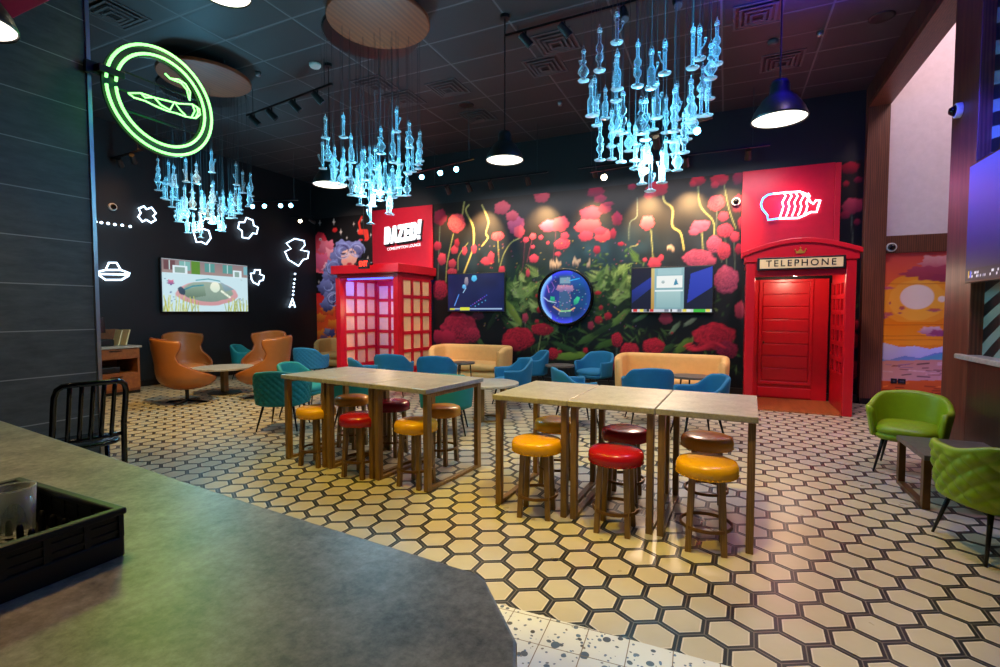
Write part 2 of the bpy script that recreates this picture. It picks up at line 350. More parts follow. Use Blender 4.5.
# ---------------------------------------------------------------- printed artwork
def blur_noise(h, w, cells, seed):
    r = np.random.RandomState(seed); ch, cw = max(2, int(h / cells)) + 2, max(2, int(w / cells)) + 2; a = r.rand(ch, cw)
    yy = np.linspace(0, ch - 1.001, h); xx = np.linspace(0, cw - 1.001, w); y0 = yy.astype(int); x0 = xx.astype(int)
    fy = (yy - y0)[:, None]; fx = (xx - x0)[None, :]; fy = fy * fy * (3 - 2 * fy); fx = fx * fx * (3 - 2 * fx)
    g = lambda i, j: a[np.clip(y0 + i, 0, ch - 1)][:, np.clip(x0 + j, 0, cw - 1)]
    return (g(0, 0) * (1 - fx) + g(0, 1) * fx) * (1 - fy) + (g(1, 0) * (1 - fx) + g(1, 1) * fx) * fy
class Art:
    def __init__(s, u0, u1, v0, v1, step, bg):
        s.nu, s.nv = int((u1 - u0) / step) + 1, int((v1 - v0) / step) + 1
        s.u = np.linspace(u0, u1, s.nu); s.v = np.linspace(v0, v1, s.nv); s.U, s.V = np.meshgrid(s.u, s.v); s.st = step
        s.c = np.empty((s.nv, s.nu, 3)); s.c[:] = lin(bg)
        s.n1 = blur_noise(s.nv, s.nu, 3, 1); s.n2 = blur_noise(s.nv, s.nu, 9, 2); s.n3 = blur_noise(s.nv, s.nu, 28, 5)
    def lay(s, m, col):
        m = np.clip(m, 0, 1)[..., None]; s.c = s.c * (1 - m) + np.asarray(col) * m
    def ell(s, cx, cy, rx, ry, ca, cb=None, rot=0., petal=0, wob=.12, seed=0., a=1., soft=None):
        du, dv = s.U - cx, s.V - cy; c, n = math.cos(rot), math.sin(rot); x = (du * c + dv * n) / rx; y = (-du * n + dv * c) / ry
        d = np.hypot(x, y); an = np.arctan2(y, x)
        d = d * (1 + wob * np.sin(an * 5 + seed * 7) * .4 + wob * np.sin(an * 11 + seed * 13) * .3 + wob * (s.n2 - .5))
        m = np.clip((1 - d) * min(rx, ry) / (soft or s.st) + .5, 0, 1) * a
        ca = np.array(lin(ca)); cb = np.array(lin(cb)) if cb else ca * .45
        t = np.clip(.5 + .45 * y + .12 * (s.n1 - .5), 0, 1)
        if petal:
            rows = np.sin(d * PI * 5 + np.sin(an * petal) * 1.5 + s.n2 * 3); t = np.clip(t + .3 * rows * (.5 + s.n1 * .5), 0, 1)
        s.lay(m, cb + (ca - cb) * t[..., None])
    def line(s, pts, w, col, a=1., taper=True):
        col = np.array(lin(col)); n = len(pts) - 1
        for i in range(n):
            (x0, y0), (x1, y1) = pts[i], pts[i + 1]; dx, dy = x1 - x0, y1 - y0; L2 = dx * dx + dy * dy + 1e-9
            t = np.clip(((s.U - x0) * dx + (s.V - y0) * dy) / L2, 0, 1); d = np.hypot(s.U - x0 - t * dx, s.V - y0 - t * dy)
            s.lay(np.clip((w / 2 - d) / s.st + .5, 0, 1) * a, col * (.8 + .4 * s.n1[..., None]))
    def poly(s, pts, col, cb=None, a=1.):
        ins = np.zeros_like(s.U, bool); n = len(pts); j = n - 1
        for i in range(n):
            xi, yi = pts[i]; xj, yj = pts[j]
            if abs(yj - yi) > 1e-9: ins ^= ((yi > s.V) != (yj > s.V)) & (s.U < (xj - xi) * (s.V - yi) / (yj - yi) + xi)
            j = i
        ca = np.array(lin(col)); cc = ca
        if cb:
            ys = [p[1] for p in pts]; t = np.clip((s.V - min(ys)) / (max(ys) - min(ys) + 1e-6), 0, 1)[..., None]; cc = np.array(lin(cb)) + (ca - np.array(lin(cb))) * t
        s.lay(ins * a, cc)
    def rect(s, a, b, c, d, col, cb=None): s.poly([(a, b), (c, b), (c, d), (a, d)], col, cb)
    def build(s, name, fn, mat, parent=None, mask=None):
        vs = [fn(s.u[i], s.v[j]) for j in range(s.nv) for i in range(s.nu)]
        fs = [(j * s.nu + i, j * s.nu + i + 1, (j + 1) * s.nu + i + 1, (j + 1) * s.nu + i) for j in range(s.nv - 1) for i in range(s.nu - 1) if mask is None or mask(s.u[i] + s.st / 2, s.v[j] + s.st / 2)]
        me = bpy.data.meshes.new(name); me.from_pydata(vs, [], fs); me.update(); me.materials.append(M[mat])
        at = me.color_attributes.new('Art', 'FLOAT_COLOR', 'POINT'); buf = np.ones((s.nu * s.nv, 4), np.float32); buf[:, :3] = np.clip(s.c, 0, 1).reshape(-1, 3); at.data.foreach_set('color', buf.ravel())
        o = bpy.data.objects.new(name, me); COL.objects.link(o)
        if parent is not None: o.parent = parent
        return o
# ================================================================ the room
MY, LX, RX, CEIL, LMY = 10.1, -10.88, 2.04, 5.2, 10.93          # mural wall, neon wall, panelled wall, ceiling
struct(MB().b2((LX - .2, 2.32, -.1), (5.2, MY + 1.1, 0)).build('floor', 'floor'))
struct(MB().b2((LX - .2, -3.2, -.1), (5.2, 2.32, -.0)).build('floor', 'terrazzo'))
struct(MB().b2((LX - .2, -3.2, CEIL), (2.34, MY + 1.1, CEIL + .1)).build('ceiling', 'ceiling'))
struct(MB().b2((2.34, -3.2, 7.4), (5.2, MY + 1.1, 7.5)).build('ceiling', 'white_wall'))
struct(MB().b2((2.24, -3.2, CEIL), (2.34, MY + .2, 7.4)).build('wall_corridor', 'white_wall'))
struct(MB().b2((LX - .2, -3.2, 0), (LX, LMY, CEIL)).build('wall_left', 'black_wall'))
#                                      # the neon wall runs on past the kiosk to a set-back end wall
struct(MB().b2((-8.06, MY, 0), (2.34, MY + 1.1, CEIL)).build('wall_back', 'black_wall'))
struct(MB().b2((LX - .2, LMY, 0), (-8.06, LMY + .27, CEIL)).build('wall_back', 'black_wall'))
struct(MB().b2((LX, 2, 0), (LX + .02, LMY, .13)).build('baseboard_left', 'baseboard', bevel=.004))
struct(MB().b2((LX, LMY - .02, 0), (-8.06, LMY, .13)).build('baseboard_back', 'baseboard', bevel=.004))
struct(MB().b2((-8.06, MY - .05, 0), (RX + .02, MY, .13)).build('baseboard_back', 'baseboard', bevel=.004))
struct(MB().b2((LX - .2, -3.4, 0), (5.2, -3.2, CEIL)).build('wall_front', 'black_wall'))
# slate-clad end wall beside the bar
struct(MB().b2((-5.7, -3.2, 0), (-4.99, 2.47, CEIL)).build('wall_bar', 'slate'))
struct(MB().b2((-4.995, 2.455, 0), (-4.975, 2.485, CEIL)).build('trim_1', 'steel'))
# panelled wall with the framed opening
struct(MB().b2((RX, 5.95, 0), (RX + .3, 6.54, CEIL)).build('trim_2', 'walnut', bevel=.006))
struct(MB().b2((RX, 9.95, .1), (RX + .3, MY, CEIL)).build('trim_3', 'walnut', bevel=.006))
struct(MB().b2((RX + .01, 9.96, 0), (RX + .3, MY, .1)).build('baseboard_pillar', 'baseboard'))
struct(MB().b2((RX + .004, 6.54, 4.86), (RX + .3, 9.95, CEIL)).build('trim_4', 'walnut', bevel=.006))
struct(MB().b2((RX - .006, 6.54, 4.93), (RX + .004, 9.95, CEIL)).build('trim_5', 'dark_wood'))
struct(MB().b2((RX, -3.2, 0), (RX + .3, 5.95, 1.1)).build('wall_right', 'dark_wood', bevel=.004))
struct(MB().b2((RX + .1, -3.2, 1.1), (RX + .3, 5.95, CEIL)).build('wall_right', 'swirl'))
struct(MB().b2((RX - .012, 2, 0), (RX, 6.54, .1)).build('baseboard_right', 'baseboard'))
struct(MB().b2((RX - .05, -3.2, 1.1), (RX + .1, 6.1, 1.145)).build('trim_6', 'tabletop', bevel=.006))
struct(MB().b2((2.34, MY - .05, 0), (5.2, MY + .2, 7.4)).build('wall_corridor', 'white_wall'))
struct(MB().b2((5.0, 2, 0), (5.2, MY, 7.4)).build('wall_corridor', 'white_wall'))
struct(MB().b2((2.34, MY - .09, 2.49), (5.0, MY - .05, 2.77)).build('trim_7', 'walnut', bevel=.005))
# bulkhead over the bar: dark soffit, its magenta light put into the colour, seen in the upper corner
struct(MB().b2((-4.99, 1.62, 3.7), (2.0, 1.92, CEIL)).build('trim_8', 'magenta', bevel=.01))

# ---------------------------------------------------------------- flower mural
def mp(x, y): p = at_y(x, y, MY); return p.x, p.z
def ms(x): return at_y(x, 311, MY)
def mscale(x):                                   # metres of wall per photo pixel near column x
    return (at_y(x + 1, 311, MY) - at_y(x, 311, MY)).x, (at_y(x, 310, MY) - at_y(x, 311, MY)).z
MU0, MU1, MTOP = -6.36, RX - .01, 4.06
A = Art(MU0, MU1, .13, MTOP, .02, '#0b0d12')
A.c *= (.6 + .8 * A.n3[..., None])
t = np.clip((A.V - 3.0) / 1.2, 0, 1)[..., None]; A.c = A.c * (1 - t) + np.array(lin('#2a211b')) * t  # dark brown top, lightened to carry the lamps' brownish haze
def haze(px, py, rx, ry, col, a):  # bluish light haze and green patches painted into the mural colour
    cx, cy = mp(px, py); sx, sy = mscale(px); d = np.hypot((A.U - cx) / (rx * sx), (A.V - cy) / (ry * sy)); A.lay(np.clip(1 - d, 0, 1) * a * (.5 + A.n2), lin(col))
for h in ((590, 255, 70, 40, '#24485c', .55), (480, 262, 60, 40, '#20384c', .4), (700, 250, 60, 50, '#2c3a4c', .35), (640, 255, 40, 40, '#1c3646', .4), (520, 280, 50, 30, '#1e3a30', .5), (600, 300, 60, 40, '#16301e', .6)): haze(*h)
rr = random.Random(11)
GREENS = ['#162814', '#22401e', '#325428', '#44682f', '#1c3222', '#56783a', '#263e24', '#728c4c', '#142414']
def leaf(px, py, ln, wd, ang, col, cb=None, a=1.):
    sx, sy = mscale(px); cx, cy = mp(px, py); A.ell(cx, cy, ln * sx, wd * sy, col, cb, rot=ang, wob=.15, seed=rr.random(), a=a)
for (cx, cy, rx, ry, n, lo, hi) in ((520, 290, 24, 20, 150, 2, 7), (533, 303, 18, 12, 70, 2, 6), (610, 285, 26, 20, 140, 2, 7), (628, 272, 20, 14, 60, 2, 5), (600, 320, 34, 18, 110, 3, 9), (560, 345, 45, 14, 90, 3, 10), (500, 300, 14, 22, 50, 2, 6), (640, 340, 44, 18, 70, 3, 9), (690, 345, 30, 20, 50, 3, 8), (455, 345, 20, 20, 24, 3, 7), (720, 300, 18, 20, 30, 2, 6), (580, 360, 60, 10, 60, 3, 9), (852, 300, 8, 40, 26, 2, 7), (600, 262, 30, 12, 50, 2, 4), (730, 360, 18, 14, 30, 3, 8)):
    for _ in range(int(n * .5)):
        x = cx + rx * rr.gauss(0, .5); y = cy + ry * rr.gauss(0, .5); c = rr.choice(GREENS)
        leaf(x, y, rr.uniform(lo, hi) * .6, rr.uniform(.5, 1.2), rr.uniform(0, PI), c, None, rr.uniform(.6, 1))
def frond(px, py, ln, ang, col):
    for i in range(9):
        q = i / 8; x = px + math.cos(ang) * ln * q; y = py - math.sin(ang) * ln * q
        for sgn in (-1, 1): leaf(x + sgn * math.cos(ang + sgn * 1.1) * 2.2, y - math.sin(ang + sgn * 1.1) * 2.2, 2.8 * (1.1 - q), .7, ang + sgn * .9, col)
for _ in range(120):
    cx, cy = rr.choice(((520, 292), (534, 300), (612, 288), (624, 278), (600, 300), (510, 312), (630, 290), (548, 330)))
    frond(cx + rr.gauss(0, 9), cy + rr.gauss(0, 8), rr.uniform(7, 15), rr.uniform(.2, 2.9), rr.choice(['#4d7038', '#7c9c56', '#9ab46e', '#35562c', '#223c1e', '#6c8a50', '#2c4a24']))
for l in ((513, 312, 14, 3.6, -.95, '#7a8f3c'), (620, 318, 12, 3.4, .8, '#5c7a38'), (640, 318, 8, 2, .5, '#57784a'), (571, 356, 17, 4, .12, '#6d8c34'), (609, 343, 14, 3.5, .35, '#3f5f28'), (683, 346, 11, 4, .8, '#54722c'), (481, 344, 8, 3, -1., '#3c5a2c'), (564, 347, 14, 3, -.35, '#32502a'), (589, 338, 12, 3.5, .5, '#48652e'), (602, 330, 12, 3, .5, '#263f22'), (675, 328, 8, 2.2, .9, '#6f8a6a'), (690, 322, 7, 2, .6, '#7d937a'), (668, 348, 8, 3, .5, '#2d4a26'), (540, 345, 9, 3, .4, '#2a4424'), (494, 318, 12, 2.6, 1.0, '#23351e')): leaf(*l)
def stem(pts, w=1.6, col='#a89a4c'):
    sx, sy = mscale(pts[0][0]); q = [pts[0]] + list(pts) + [pts[-1]]; sm = []
    for i in range(1, len(q) - 2):
        for k in range(6):
            t = k / 6; sm.append(tuple(.5 * (2 * q[i][j] + (q[i + 1][j] - q[i - 1][j]) * t + (2 * q[i - 1][j] - 5 * q[i][j] + 4 * q[i + 1][j] - q[i + 2][j]) * t * t + (3 * q[i][j] - q[i - 1][j] - 3 * q[i + 1][j] + q[i + 2][j]) * t ** 3) for j in (0, 1)))
    A.line([mp(*p) for p in sm + [pts[-1]]], w * .6 * sx, col)
Y1, Y2, Y3 = '#a39a58', '#7c8250', '#4e5c50'
for p, w, c in (([(464.5, 201), (462, 218)], 2, Y1), ([(469, 205), (466, 211), (473, 226), (474, 240), (472, 252), (464, 273)], 2, Y1), ([(453.5, 234), (450.5, 247), (447, 265), (446, 282)], 1.3, Y2), ([(482, 205), (488.5, 221), (486, 233), (488, 238), (482, 246)], 1.6, Y1), ([(520, 238), (511, 243), (504, 254), (500, 267)], 1.4, Y2), ([(498, 240), (499, 262)], 1, Y2), ([(468, 243), (459, 256), (458, 270)], 1, Y2),
                ([(663, 196), (665, 202), (672.5, 209), (672.5, 226), (680.5, 233), (684, 250)], 2.1, Y1), ([(698, 185), (700.5, 206), (713, 221), (714, 235)], 1.5, Y2), ([(651, 230), (652, 243), (653, 258)], 1.2, Y2), ([(702, 233), (703, 250)], 1.6, Y2), ([(724, 184), (729, 209), (736, 229)], 1.2, Y2), ([(637, 198), (637, 216), (630, 223), (629, 240)], 1., Y3), ([(717, 211), (716, 240), (722, 262)], 1, Y3), ([(725, 237), (727, 270)], 1, Y3), ([(734, 236), (735, 275)], 1, Y3), ([(440, 226), (438, 280)], .9, Y3), ([(525, 322), (526, 345)], 1, Y3), ([(541, 335), (538, 352)], 1.2, Y2), ([(617, 347), (616, 362)], 1.3, Y3), ([(556, 232), (553, 262)], .8, '#5a2c40'), ([(525, 240), (523, 266), (519, 275)], .9, '#5a2c40'), ([(533, 236), (527, 262)], .8, '#6a3048'), ([(630, 247), (638, 245)], 1, Y2), ([(851, 212), (853, 260), (850, 300)], 1, Y3)): stem(p, w, c)
CORAL, ROSE, PINK, DEEP, RED = ('#c84c58', '#7a2034'), ('#b83c54', '#641c34'), ('#b04a68', '#5a2440'), ('#98203f', '#420e22'), ('#c02036', '#4c0a1a')
FL = [(440.4, 217.8, 6, 8, DEEP, 0), (456.5, 223, 8.4, 9.5, CORAL, 1), (437.7, 246, 4, 4.5, DEEP, 0), (442, 259, 4, 6, ROSE, 0), (454.6, 250, 3.6, 4, ROSE, 0), (457, 243.5, 2.3, 4.3, DEEP, 0), (464.7, 251, 2.5, 4.5, ROSE, 0), (474, 249, 2.8, 4.6, ROSE, 0), (452.5, 263.6, 3.8, 4.4, ROSE, 0), (452, 272, 5, 3.5, ROSE, 1), (440, 290, 8, 10, DEEP, 1), (502, 208, 7.5, 6.5, CORAL, 0), (498, 236.3, 6.3, 4.3, CORAL, 1), (516, 225, 8, 9, PINK, 0), (512, 216, 6, 5, CORAL, 0), (519, 232, 5, 6, CORAL, 0), (542, 197, 7.5, 5.6, CORAL, 0), (537, 194, 3, 1.5, CORAL, 0), (550, 226, 10, 6, PINK, 0), (561, 224, 8, 7, CORAL, 0), (562, 244, 7.8, 5.3, ROSE, 1), (534, 258.6, 4.5, 4, ROSE, 0), (487.5, 261, 6, 4, ROSE, 0), (491, 257, 3, 5, ROSE, 0), (502, 270, 3, 4, ROSE, 0), (526, 240, 2.7, 2.7, ROSE, 0), (533, 236.5, 3, 3, CORAL, 0), (541, 237.5, 2.2, 2.2, ROSE, 0), (533, 247, 1.8, 1.8, ROSE, 0), (548, 243, 1.6, 1.6, ROSE, 0), (558, 254, 3, 2, ROSE, 0), (565, 236, 4, 3.5, ROSE, 0), (528, 273, 2, 4, ROSE, 0),
      (588, 226.6, 13, 7.5, CORAL, 0), (591, 213, 11, 6, ROSE, 0), (586, 236, 7, 5, ROSE, 0), (603, 236, 8, 6, CORAL, 0), (600, 231, 6, 4, ROSE, 0), (605, 208.6, 6, 5, DEEP, 0), (617, 219, 5, 6.5, DEEP, 0), (596, 192, 8, 5, DEEP, 0), (600, 199, 6, 4, DEEP, 0), (608, 204, 5, 2, DEEP, 0), (613, 234, 3, 5, DEEP, 0), (597, 250, 3.5, 4, DEEP, 0), (621, 244, 3, 2, DEEP, 0), (657, 189, 11, 7.5, RED, 0), (649, 195, 5, 4, DEEP, 0), (632, 187, 4, 3, DEEP, 0), (647.5, 223, 6.5, 7, CORAL, 0), (698, 180.7, 7, 5, RED, 0), (693, 184, 3, 3, RED, 0), (719.4, 180, 8.5, 6, RED, 0), (715, 185, 4, 3.5, RED, 0), (738, 177.6, 5, 7, DEEP, 0), (716.7, 203, 8.2, 7.6, CORAL, 1), (738, 204, 6.3, 8.8, DEEP, 0), (723.4, 216.7, 5, 5, ROSE, 0), (725, 230.5, 8, 7, ROSE, 1), (699.6, 226.5, 8.5, 6, PINK, 0), (694, 232, 5, 3.5, PINK, 0), (706, 224, 4, 3, PINK, 0), (714, 244.5, 7.4, 8.8, PINK, 1), (724, 251, 6.4, 8.2, ROSE, 1), (734.7, 237, 4.5, 5.4, ROSE, 0), (742, 223, 4, 7, DEEP, 0), (739, 249, 4, 5.4, DEEP, 0), (698, 258, 15, 8.5, PINK, 1), (711, 261, 5, 4, PINK, 0), (654.6, 263.4, 6.4, 5.4, ROSE, 0), (645, 260, 2, 2, ROSE, 0), (661, 258, 2.5, 3, ROSE, 0), (726, 280, 12.5, 14, PINK, 1),
      (459, 329, 17.5, 16.5, DEEP, 1), (447, 338, 8, 8, DEEP, 0), (473, 335, 7, 8, DEEP, 1), (478, 316, 6, 4, ('#5c1c34', '#2a0c1a'), 0), (518.5, 339, 16, 11.5, RED, 1), (510, 345, 8, 6, RED, 0), (542.4, 329.4, 11, 6, RED, 1), (537, 321.5, 2, 2, RED, 0), (525.3, 317.7, 3, 4.2, ROSE, 0), (553, 353.6, 5.6, 6, RED, 1), (585.6, 350.6, 2.6, 3, RED, 0), (591, 325.6, 3.2, 4.2, ROSE, 0), (598.4, 320, 3.8, 4.2, RED, 0), (608, 316, 3.6, 3.6, RED, 0), (617, 340, 5.6, 7.6, RED, 1), (630, 351, 9.5, 8.5, RED, 1), (653, 346.5, 11, 8.5, RED, 1), (661, 345, 4, 3, RED, 0), (665.5, 318.6, 6.5, 5.8, ROSE, 0), (714, 337, 21, 14, RED, 1), (727, 350, 11, 9, DEEP, 1), (615, 364, 5.6, 6.5, RED, 0), (740, 310.5, 5.4, 8.5, ROSE, 0), (508, 355, 4, 3, RED, 0), (601, 308, 2, 2.5, RED, 0), (598, 293, 3, 2, RED, 0), (538, 296, 2.5, 2, RED, 0), (539, 310, 2, 3, RED, 0), (438, 337, 5, 7, DEEP, 0), (672, 333, 1.2, 1.2, RED, 0), (560, 352, 2, 2, RED, 0),
      (850, 168, 9, 6, RED, 0), (853, 206, 11, 7.5, ROSE, 0), (845, 215, 5, 4, DEEP, 0), (858, 180, 4, 3, DEEP, 0), (846, 184, 3, 3, RED, 0), (857, 222, 3, 3, DEEP, 0), (857, 325, 5, 5, RED, 0), (854, 341, 6, 8, RED, 1), (853, 370, 6, 9, RED, 1), (860, 300, 3, 4, RED, 0), (849, 382, 4, 5, RED, 0)]
for i, (x, y, rx, ry, (ca, cb), pt) in enumerate(FL):
    sx, sy = mscale(x); cx, cy = mp(x, y)
    if cx > MU1: continue
    A.ell(cx, cy, rx * sx, ry * sy, ca, cb, petal=(14 if rx > 8 else 9) if pt else 0, wob=.16 if not pt else .1, seed=rr.random())
    if pt and rx > 8:
        for _ in range(int(rx * 4)):
            an, q = rr.uniform(0, 2 * PI), rr.uniform(.1, .95) ** .5
            A.ell(cx + math.cos(an) * q * rx * sx * .9, cy + math.sin(an) * q * ry * sy * .9, rx * sx * .13, ry * sy * .07, ca, cb, rot=an + PI / 2 + rr.uniform(-.4, .4), a=.65, seed=rr.random())
for i in range(14):                                # ragged lower petals of the big bloom
    x = 688 + i * 2.6; leaf(x, 345 + 4 * math.sin(i * .45) + i * .25, 4.5, 1.3, .45 - i * .07, '#d42c40', '#7a1024')
for (gx, gy, w) in ((556, 264, 11), (577, 262, 8), (671, 249, 7), (589, 265, 3)):   # pale carved figures in the picture
    for k in range(int(w)):
        sx, sy = mscale(gx); cx, cy = mp(gx + k - w / 2, gy + rr.uniform(-2, 2)); A.ell(cx, cy, .45 * sx, rr.uniform(1.2, 3.2) * sy, '#cdb8a0', '#8a705e', wob=.1)
for _ in range(160):
    x, y = rr.uniform(470, 640), rr.uniform(240, 330); sx, sy = mscale(x); cx, cy = mp(x, y); A.ell(cx, cy, .5 * sx, .5 * sy, rr.choice(['#b0304c', '#c8a83c', '#8a5a9a', '#d25a6a']), a=.7)
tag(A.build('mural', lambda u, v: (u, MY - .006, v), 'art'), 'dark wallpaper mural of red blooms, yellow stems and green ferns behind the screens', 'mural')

# ---------------------------------------------------------------- dreamy portrait mural beside the red kiosk
B = Art(-10.86, -8.08, .13, 4.2, .02, '#0a080b')
def bp(x, y): p = at_y(x, y, LMY); return p.x, p.z
bs = ((at_y(341, 311, LMY) - at_y(340, 311, LMY)).x, (at_y(340, 310, LMY) - at_y(340, 311, LMY)).z)
def bell(x, y, rx, ry, ca, cb=None, **k): cx, cy = bp(x, y); B.ell(cx, cy, rx * bs[0], ry * bs[1], ca, cb, **k)
for s in ((320, 223, 1.1), (334, 222, 1.3), (341, 232, 1.2), (354, 224, .6), (358, 231, .5), (347, 238, .5), (368, 258, .6), (362, 220, .6), (325, 215, .5), (319, 282, .6), (371, 235, .5)):
    bell(s[0], s[1], s[2], s[2] * .5, '#f0e8e0', '#d0c0c0'); bell(s[0], s[1], s[2] * .35, s[2] * 2, '#f0e8e0', '#d0c0c0')
B.poly([bp(*p) for p in ((314, 238), (318, 232), (324, 233), (327, 240), (330, 262), (332, 275), (314, 272))], '#d22438', '#e05a6a')
for p in ((327, 248, 8, 7, '#e87a90'), (333, 256, 9, 8, '#f0a0ae'), (322, 262, 8, 9, '#d85c84'), (330, 268, 7, 6, '#eeb8c4')): bell(*p[:4], p[4], '#a83c5c', wob=.3)
B.poly([bp(*p) for p in ((314, 293), (336, 293), (336, 352), (314, 352))], '#d81c28', '#f06a1c')
for p in ((320, 318, 6, 5), (328, 310, 7, 5), (333, 325, 6, 5), (322, 335, 7, 5), (331, 340, 7, 5)): bell(*p, '#f08a28', '#b83420', wob=.35, seed=p[0])
for p in ((328, 332, 4, 4, '#8a8aa8'), (332, 333, 3, 4, '#4c4a7c'), (324, 337, 4, 2, '#8a5a6a')): bell(*p[:4], p[4], '#3a3460', wob=.3)
for p in ((344, 250, 11, 9), (338, 258, 8, 9), (333, 268, 8, 9), (330, 278, 8, 8), (326, 287, 8, 8), (331, 298, 7, 7), (337, 288, 6, 9), (327, 305, 6, 6), (357, 250, 7, 8), (335, 275, 6, 8)): bell(*p, '#8088c8', '#26204c', wob=.25, seed=p[0])
bell(349, 258, 8, 9, '#f2cdb8', '#d88a80', rot=.2)
for p in ((344, 254, 3.4, 1.2), (352, 252, 2.6, 1.1)): bell(*p, '#241830', '#5a2c4c')
bell(349.5, 264, 2.6, 1.5, '#d8283c', '#8a1028'); bell(345, 261, 2.5, 2, '#f29a94', '#e88a88', a=.6)
for k in range(46):
    cx, cy = rr.choice(((343, 251), (334, 268), (329, 286), (333, 299), (357, 250))); r0 = rr.uniform(3, 8); a0 = rr.uniform(0, 6)
    B.line([bp(cx + r0 * math.cos(a0 + j * .35), cy + r0 * math.sin(a0 + j * .35)) for j in range(6)], bs[0] * .55, rr.choice(['#b8bce8', '#5c5aa0', '#3a2c6c', '#8fa2dc', '#1c1438']))
for p in (([(361, 232), (359, 223), (362, 217)], 1.6), ([(360, 232), (366, 232), (367, 238)], 4)): B.line([bp(*q) for q in p[0]], bs[0] * p[1], '#d83428')
for p in ((335, 230, 2.4, 2.2), (361, 240, 1.6, .9), (366, 240, 1.4, .9)): bell(*p, '#e0302c', '#b01820')
bell(320.5, 239.5, 1.3, 1.3, '#f4e8e0', '#c0a8b0'); bell(320.5, 239.5, .5, .6, '#2a1420')
tag(B.build('mural', lambda u, v: (u, LMY - .006, v), 'art'), 'wallpaper of a violet-haired dreamer among stars and red mushrooms beside the kiosk', 'mural')
# ---------------------------------------------------------------- desert sunset mural in the corridor
S = Art(2.3, 3.6, .14, 2.49, .012, '#e88a1c')
def sp(x, y): p = at_y(x, y, MY - .06); return p.x, p.z
def sell(x, y, rx, ry, ca, cb=None, **k):
    q = at_y(x + 1, y, MY).x - at_y(x, y, MY).x; z = at_y(x, y - 1, MY).z - at_y(x, y, MY).z; cx, cy = sp(x, y); S.ell(cx, cy, rx * q, ry * z, ca, cb or ca, **k)
def spoly(pts, col, cb=None): S.poly([sp(*p) for p in pts], col, cb)
spoly([(870, 250), (990, 245), (990, 292), (870, 296)], '#d8484a', '#e2703c')
sell(917, 300, 37, 26, '#f0a030', wob=.04); sell(917, 300, 29, 20, '#f4b040', wob=.04)
sell(917, 297, 17, 12.2, '#f0e2d8', '#ead8d0', wob=0); sell(942, 299, 4, 3, '#f0e0d4', wob=0)
sell(938, 262, 18, 6, '#e8a8a4', '#c0586c', wob=.4); sell(930, 272, 26, 6, '#b44c64', '#a03c50', wob=.4); sell(945, 278, 15, 4, '#9c3c58', wob=.3); sell(885, 288, 8, 1.5, '#c45a70', wob=.3)
for p in ((888, 314, 5, 2), (902, 308, 3, 2), (890, 303, 1.2, 1.5), (900, 313, 2, 1), (935, 310, 6, 1.5), (884, 317, 4, 1.5)): sell(*p, '#d0683c', '#a8587c', wob=.3)
spoly([(870, 322), (990, 322), (990, 345), (870, 345)], '#ea8618', '#f4a024')
for y in (284, 325, 336, 340): S.line([sp(870, y), sp(990, y - .5)], .008, '#c05c20')
sell(931, 331, 12, 4.5, '#e4c0c0', '#a85a78', wob=.3); sell(940, 333, 9, 3, '#a04c70', '#8a4068', wob=.3)
spoly([(870, 344), (885, 343), (900, 347), (915, 346), (930, 349), (945, 346), (990, 344), (990, 366), (870, 366)], '#c8c8e0', '#a8aace')
spoly([(870, 357), (888, 360), (905, 356), (920, 358), (935, 353), (950, 352), (990, 356), (990, 364), (870, 364)], '#6a88b4', '#7c94bc'); spoly([(918, 359), (940, 354), (950, 352), (990, 354), (990, 361), (918, 360)], '#5aa0a8')
spoly([(870, 361), (990, 359), (990, 384), (870, 384)], '#c88a6c', '#d4a088')
for _ in range(46):
    x, y = rr.uniform(880, 975), rr.uniform(362, 382); S.line([sp(x, y), sp(x + rr.uniform(5, 16), y + rr.uniform(-1.5, 1.5))], rr.uniform(.006, .02), rr.choice(['#7a4a3c', '#4a2c2c', '#e0b8a0', '#a86048', '#8c6c84', '#3a2424']))
spoly([(870, 381), (990, 380), (990, 410), (870, 410)], '#d86420', '#c04a18')
for _ in range(20):
    x, y = rr.uniform(880, 975), rr.uniform(382, 396); S.line([sp(x, y), sp(x + rr.uniform(4, 12), y + rr.uniform(-1, 1))], .014, rr.choice(['#7a2c14', '#f08a30', '#4a1c10']))
tag(S.build('mural', lambda u, v: (u, MY - .058, v), 'art'), 'orange desert sunset mural with a pale sun under the wooden lintel', 'mural')
o = thing('wall_socket', 'double black wall socket near the foot of the orange sunset mural', 'socket', (at_y(897, 381, MY - .06)))
for dx in (-.045, .06): MB().box((dx, -.008, 0), (.08 if dx < 0 else .1, .016, .08)).build('plate', 'black_plastic', o, bevel=.004)
for dx in (-.045, .045, .075): MB().cone((dx, -.016, 0), (dx, -.019, 0), .016, n=10).build('outlet', 'grey', o)
# ================================================================ red telephone kiosk (right) and red kiosk (left)
def lattice(mb_frame, mb_glass, u0, u1, z0, z1, nx, nz, P, bar=.035, dep=.05):
    """glazing bars and panes in a plane; P(u, n, z) maps to space, n = out of the plane"""
    def bx(m, a, b, n0, n1, c, d):
        vs = [P(u, n, z) for u in (a, b) for n in (n0, n1) for z in (c, d)]
        m.add(vs, [(0, 1, 3, 2), (4, 6, 7, 5), (0, 4, 5, 1), (2, 3, 7, 6), (0, 2, 6, 4), (1, 5, 7, 3)])
    for i in range(nx + 1): c = u0 + (u1 - u0) * i / nx; bx(mb_frame, c - bar / 2, c + bar / 2, -dep / 2, dep / 2, z0, z1)
    for j in range(nz + 1): c = z0 + (z1 - z0) * j / nz; bx(mb_frame, u0, u1, -dep / 2 + .003, dep / 2 - .003, c - bar / 2, c + bar / 2)
    bx(mb_glass, u0, u1, -.006, .006, z0, z1)
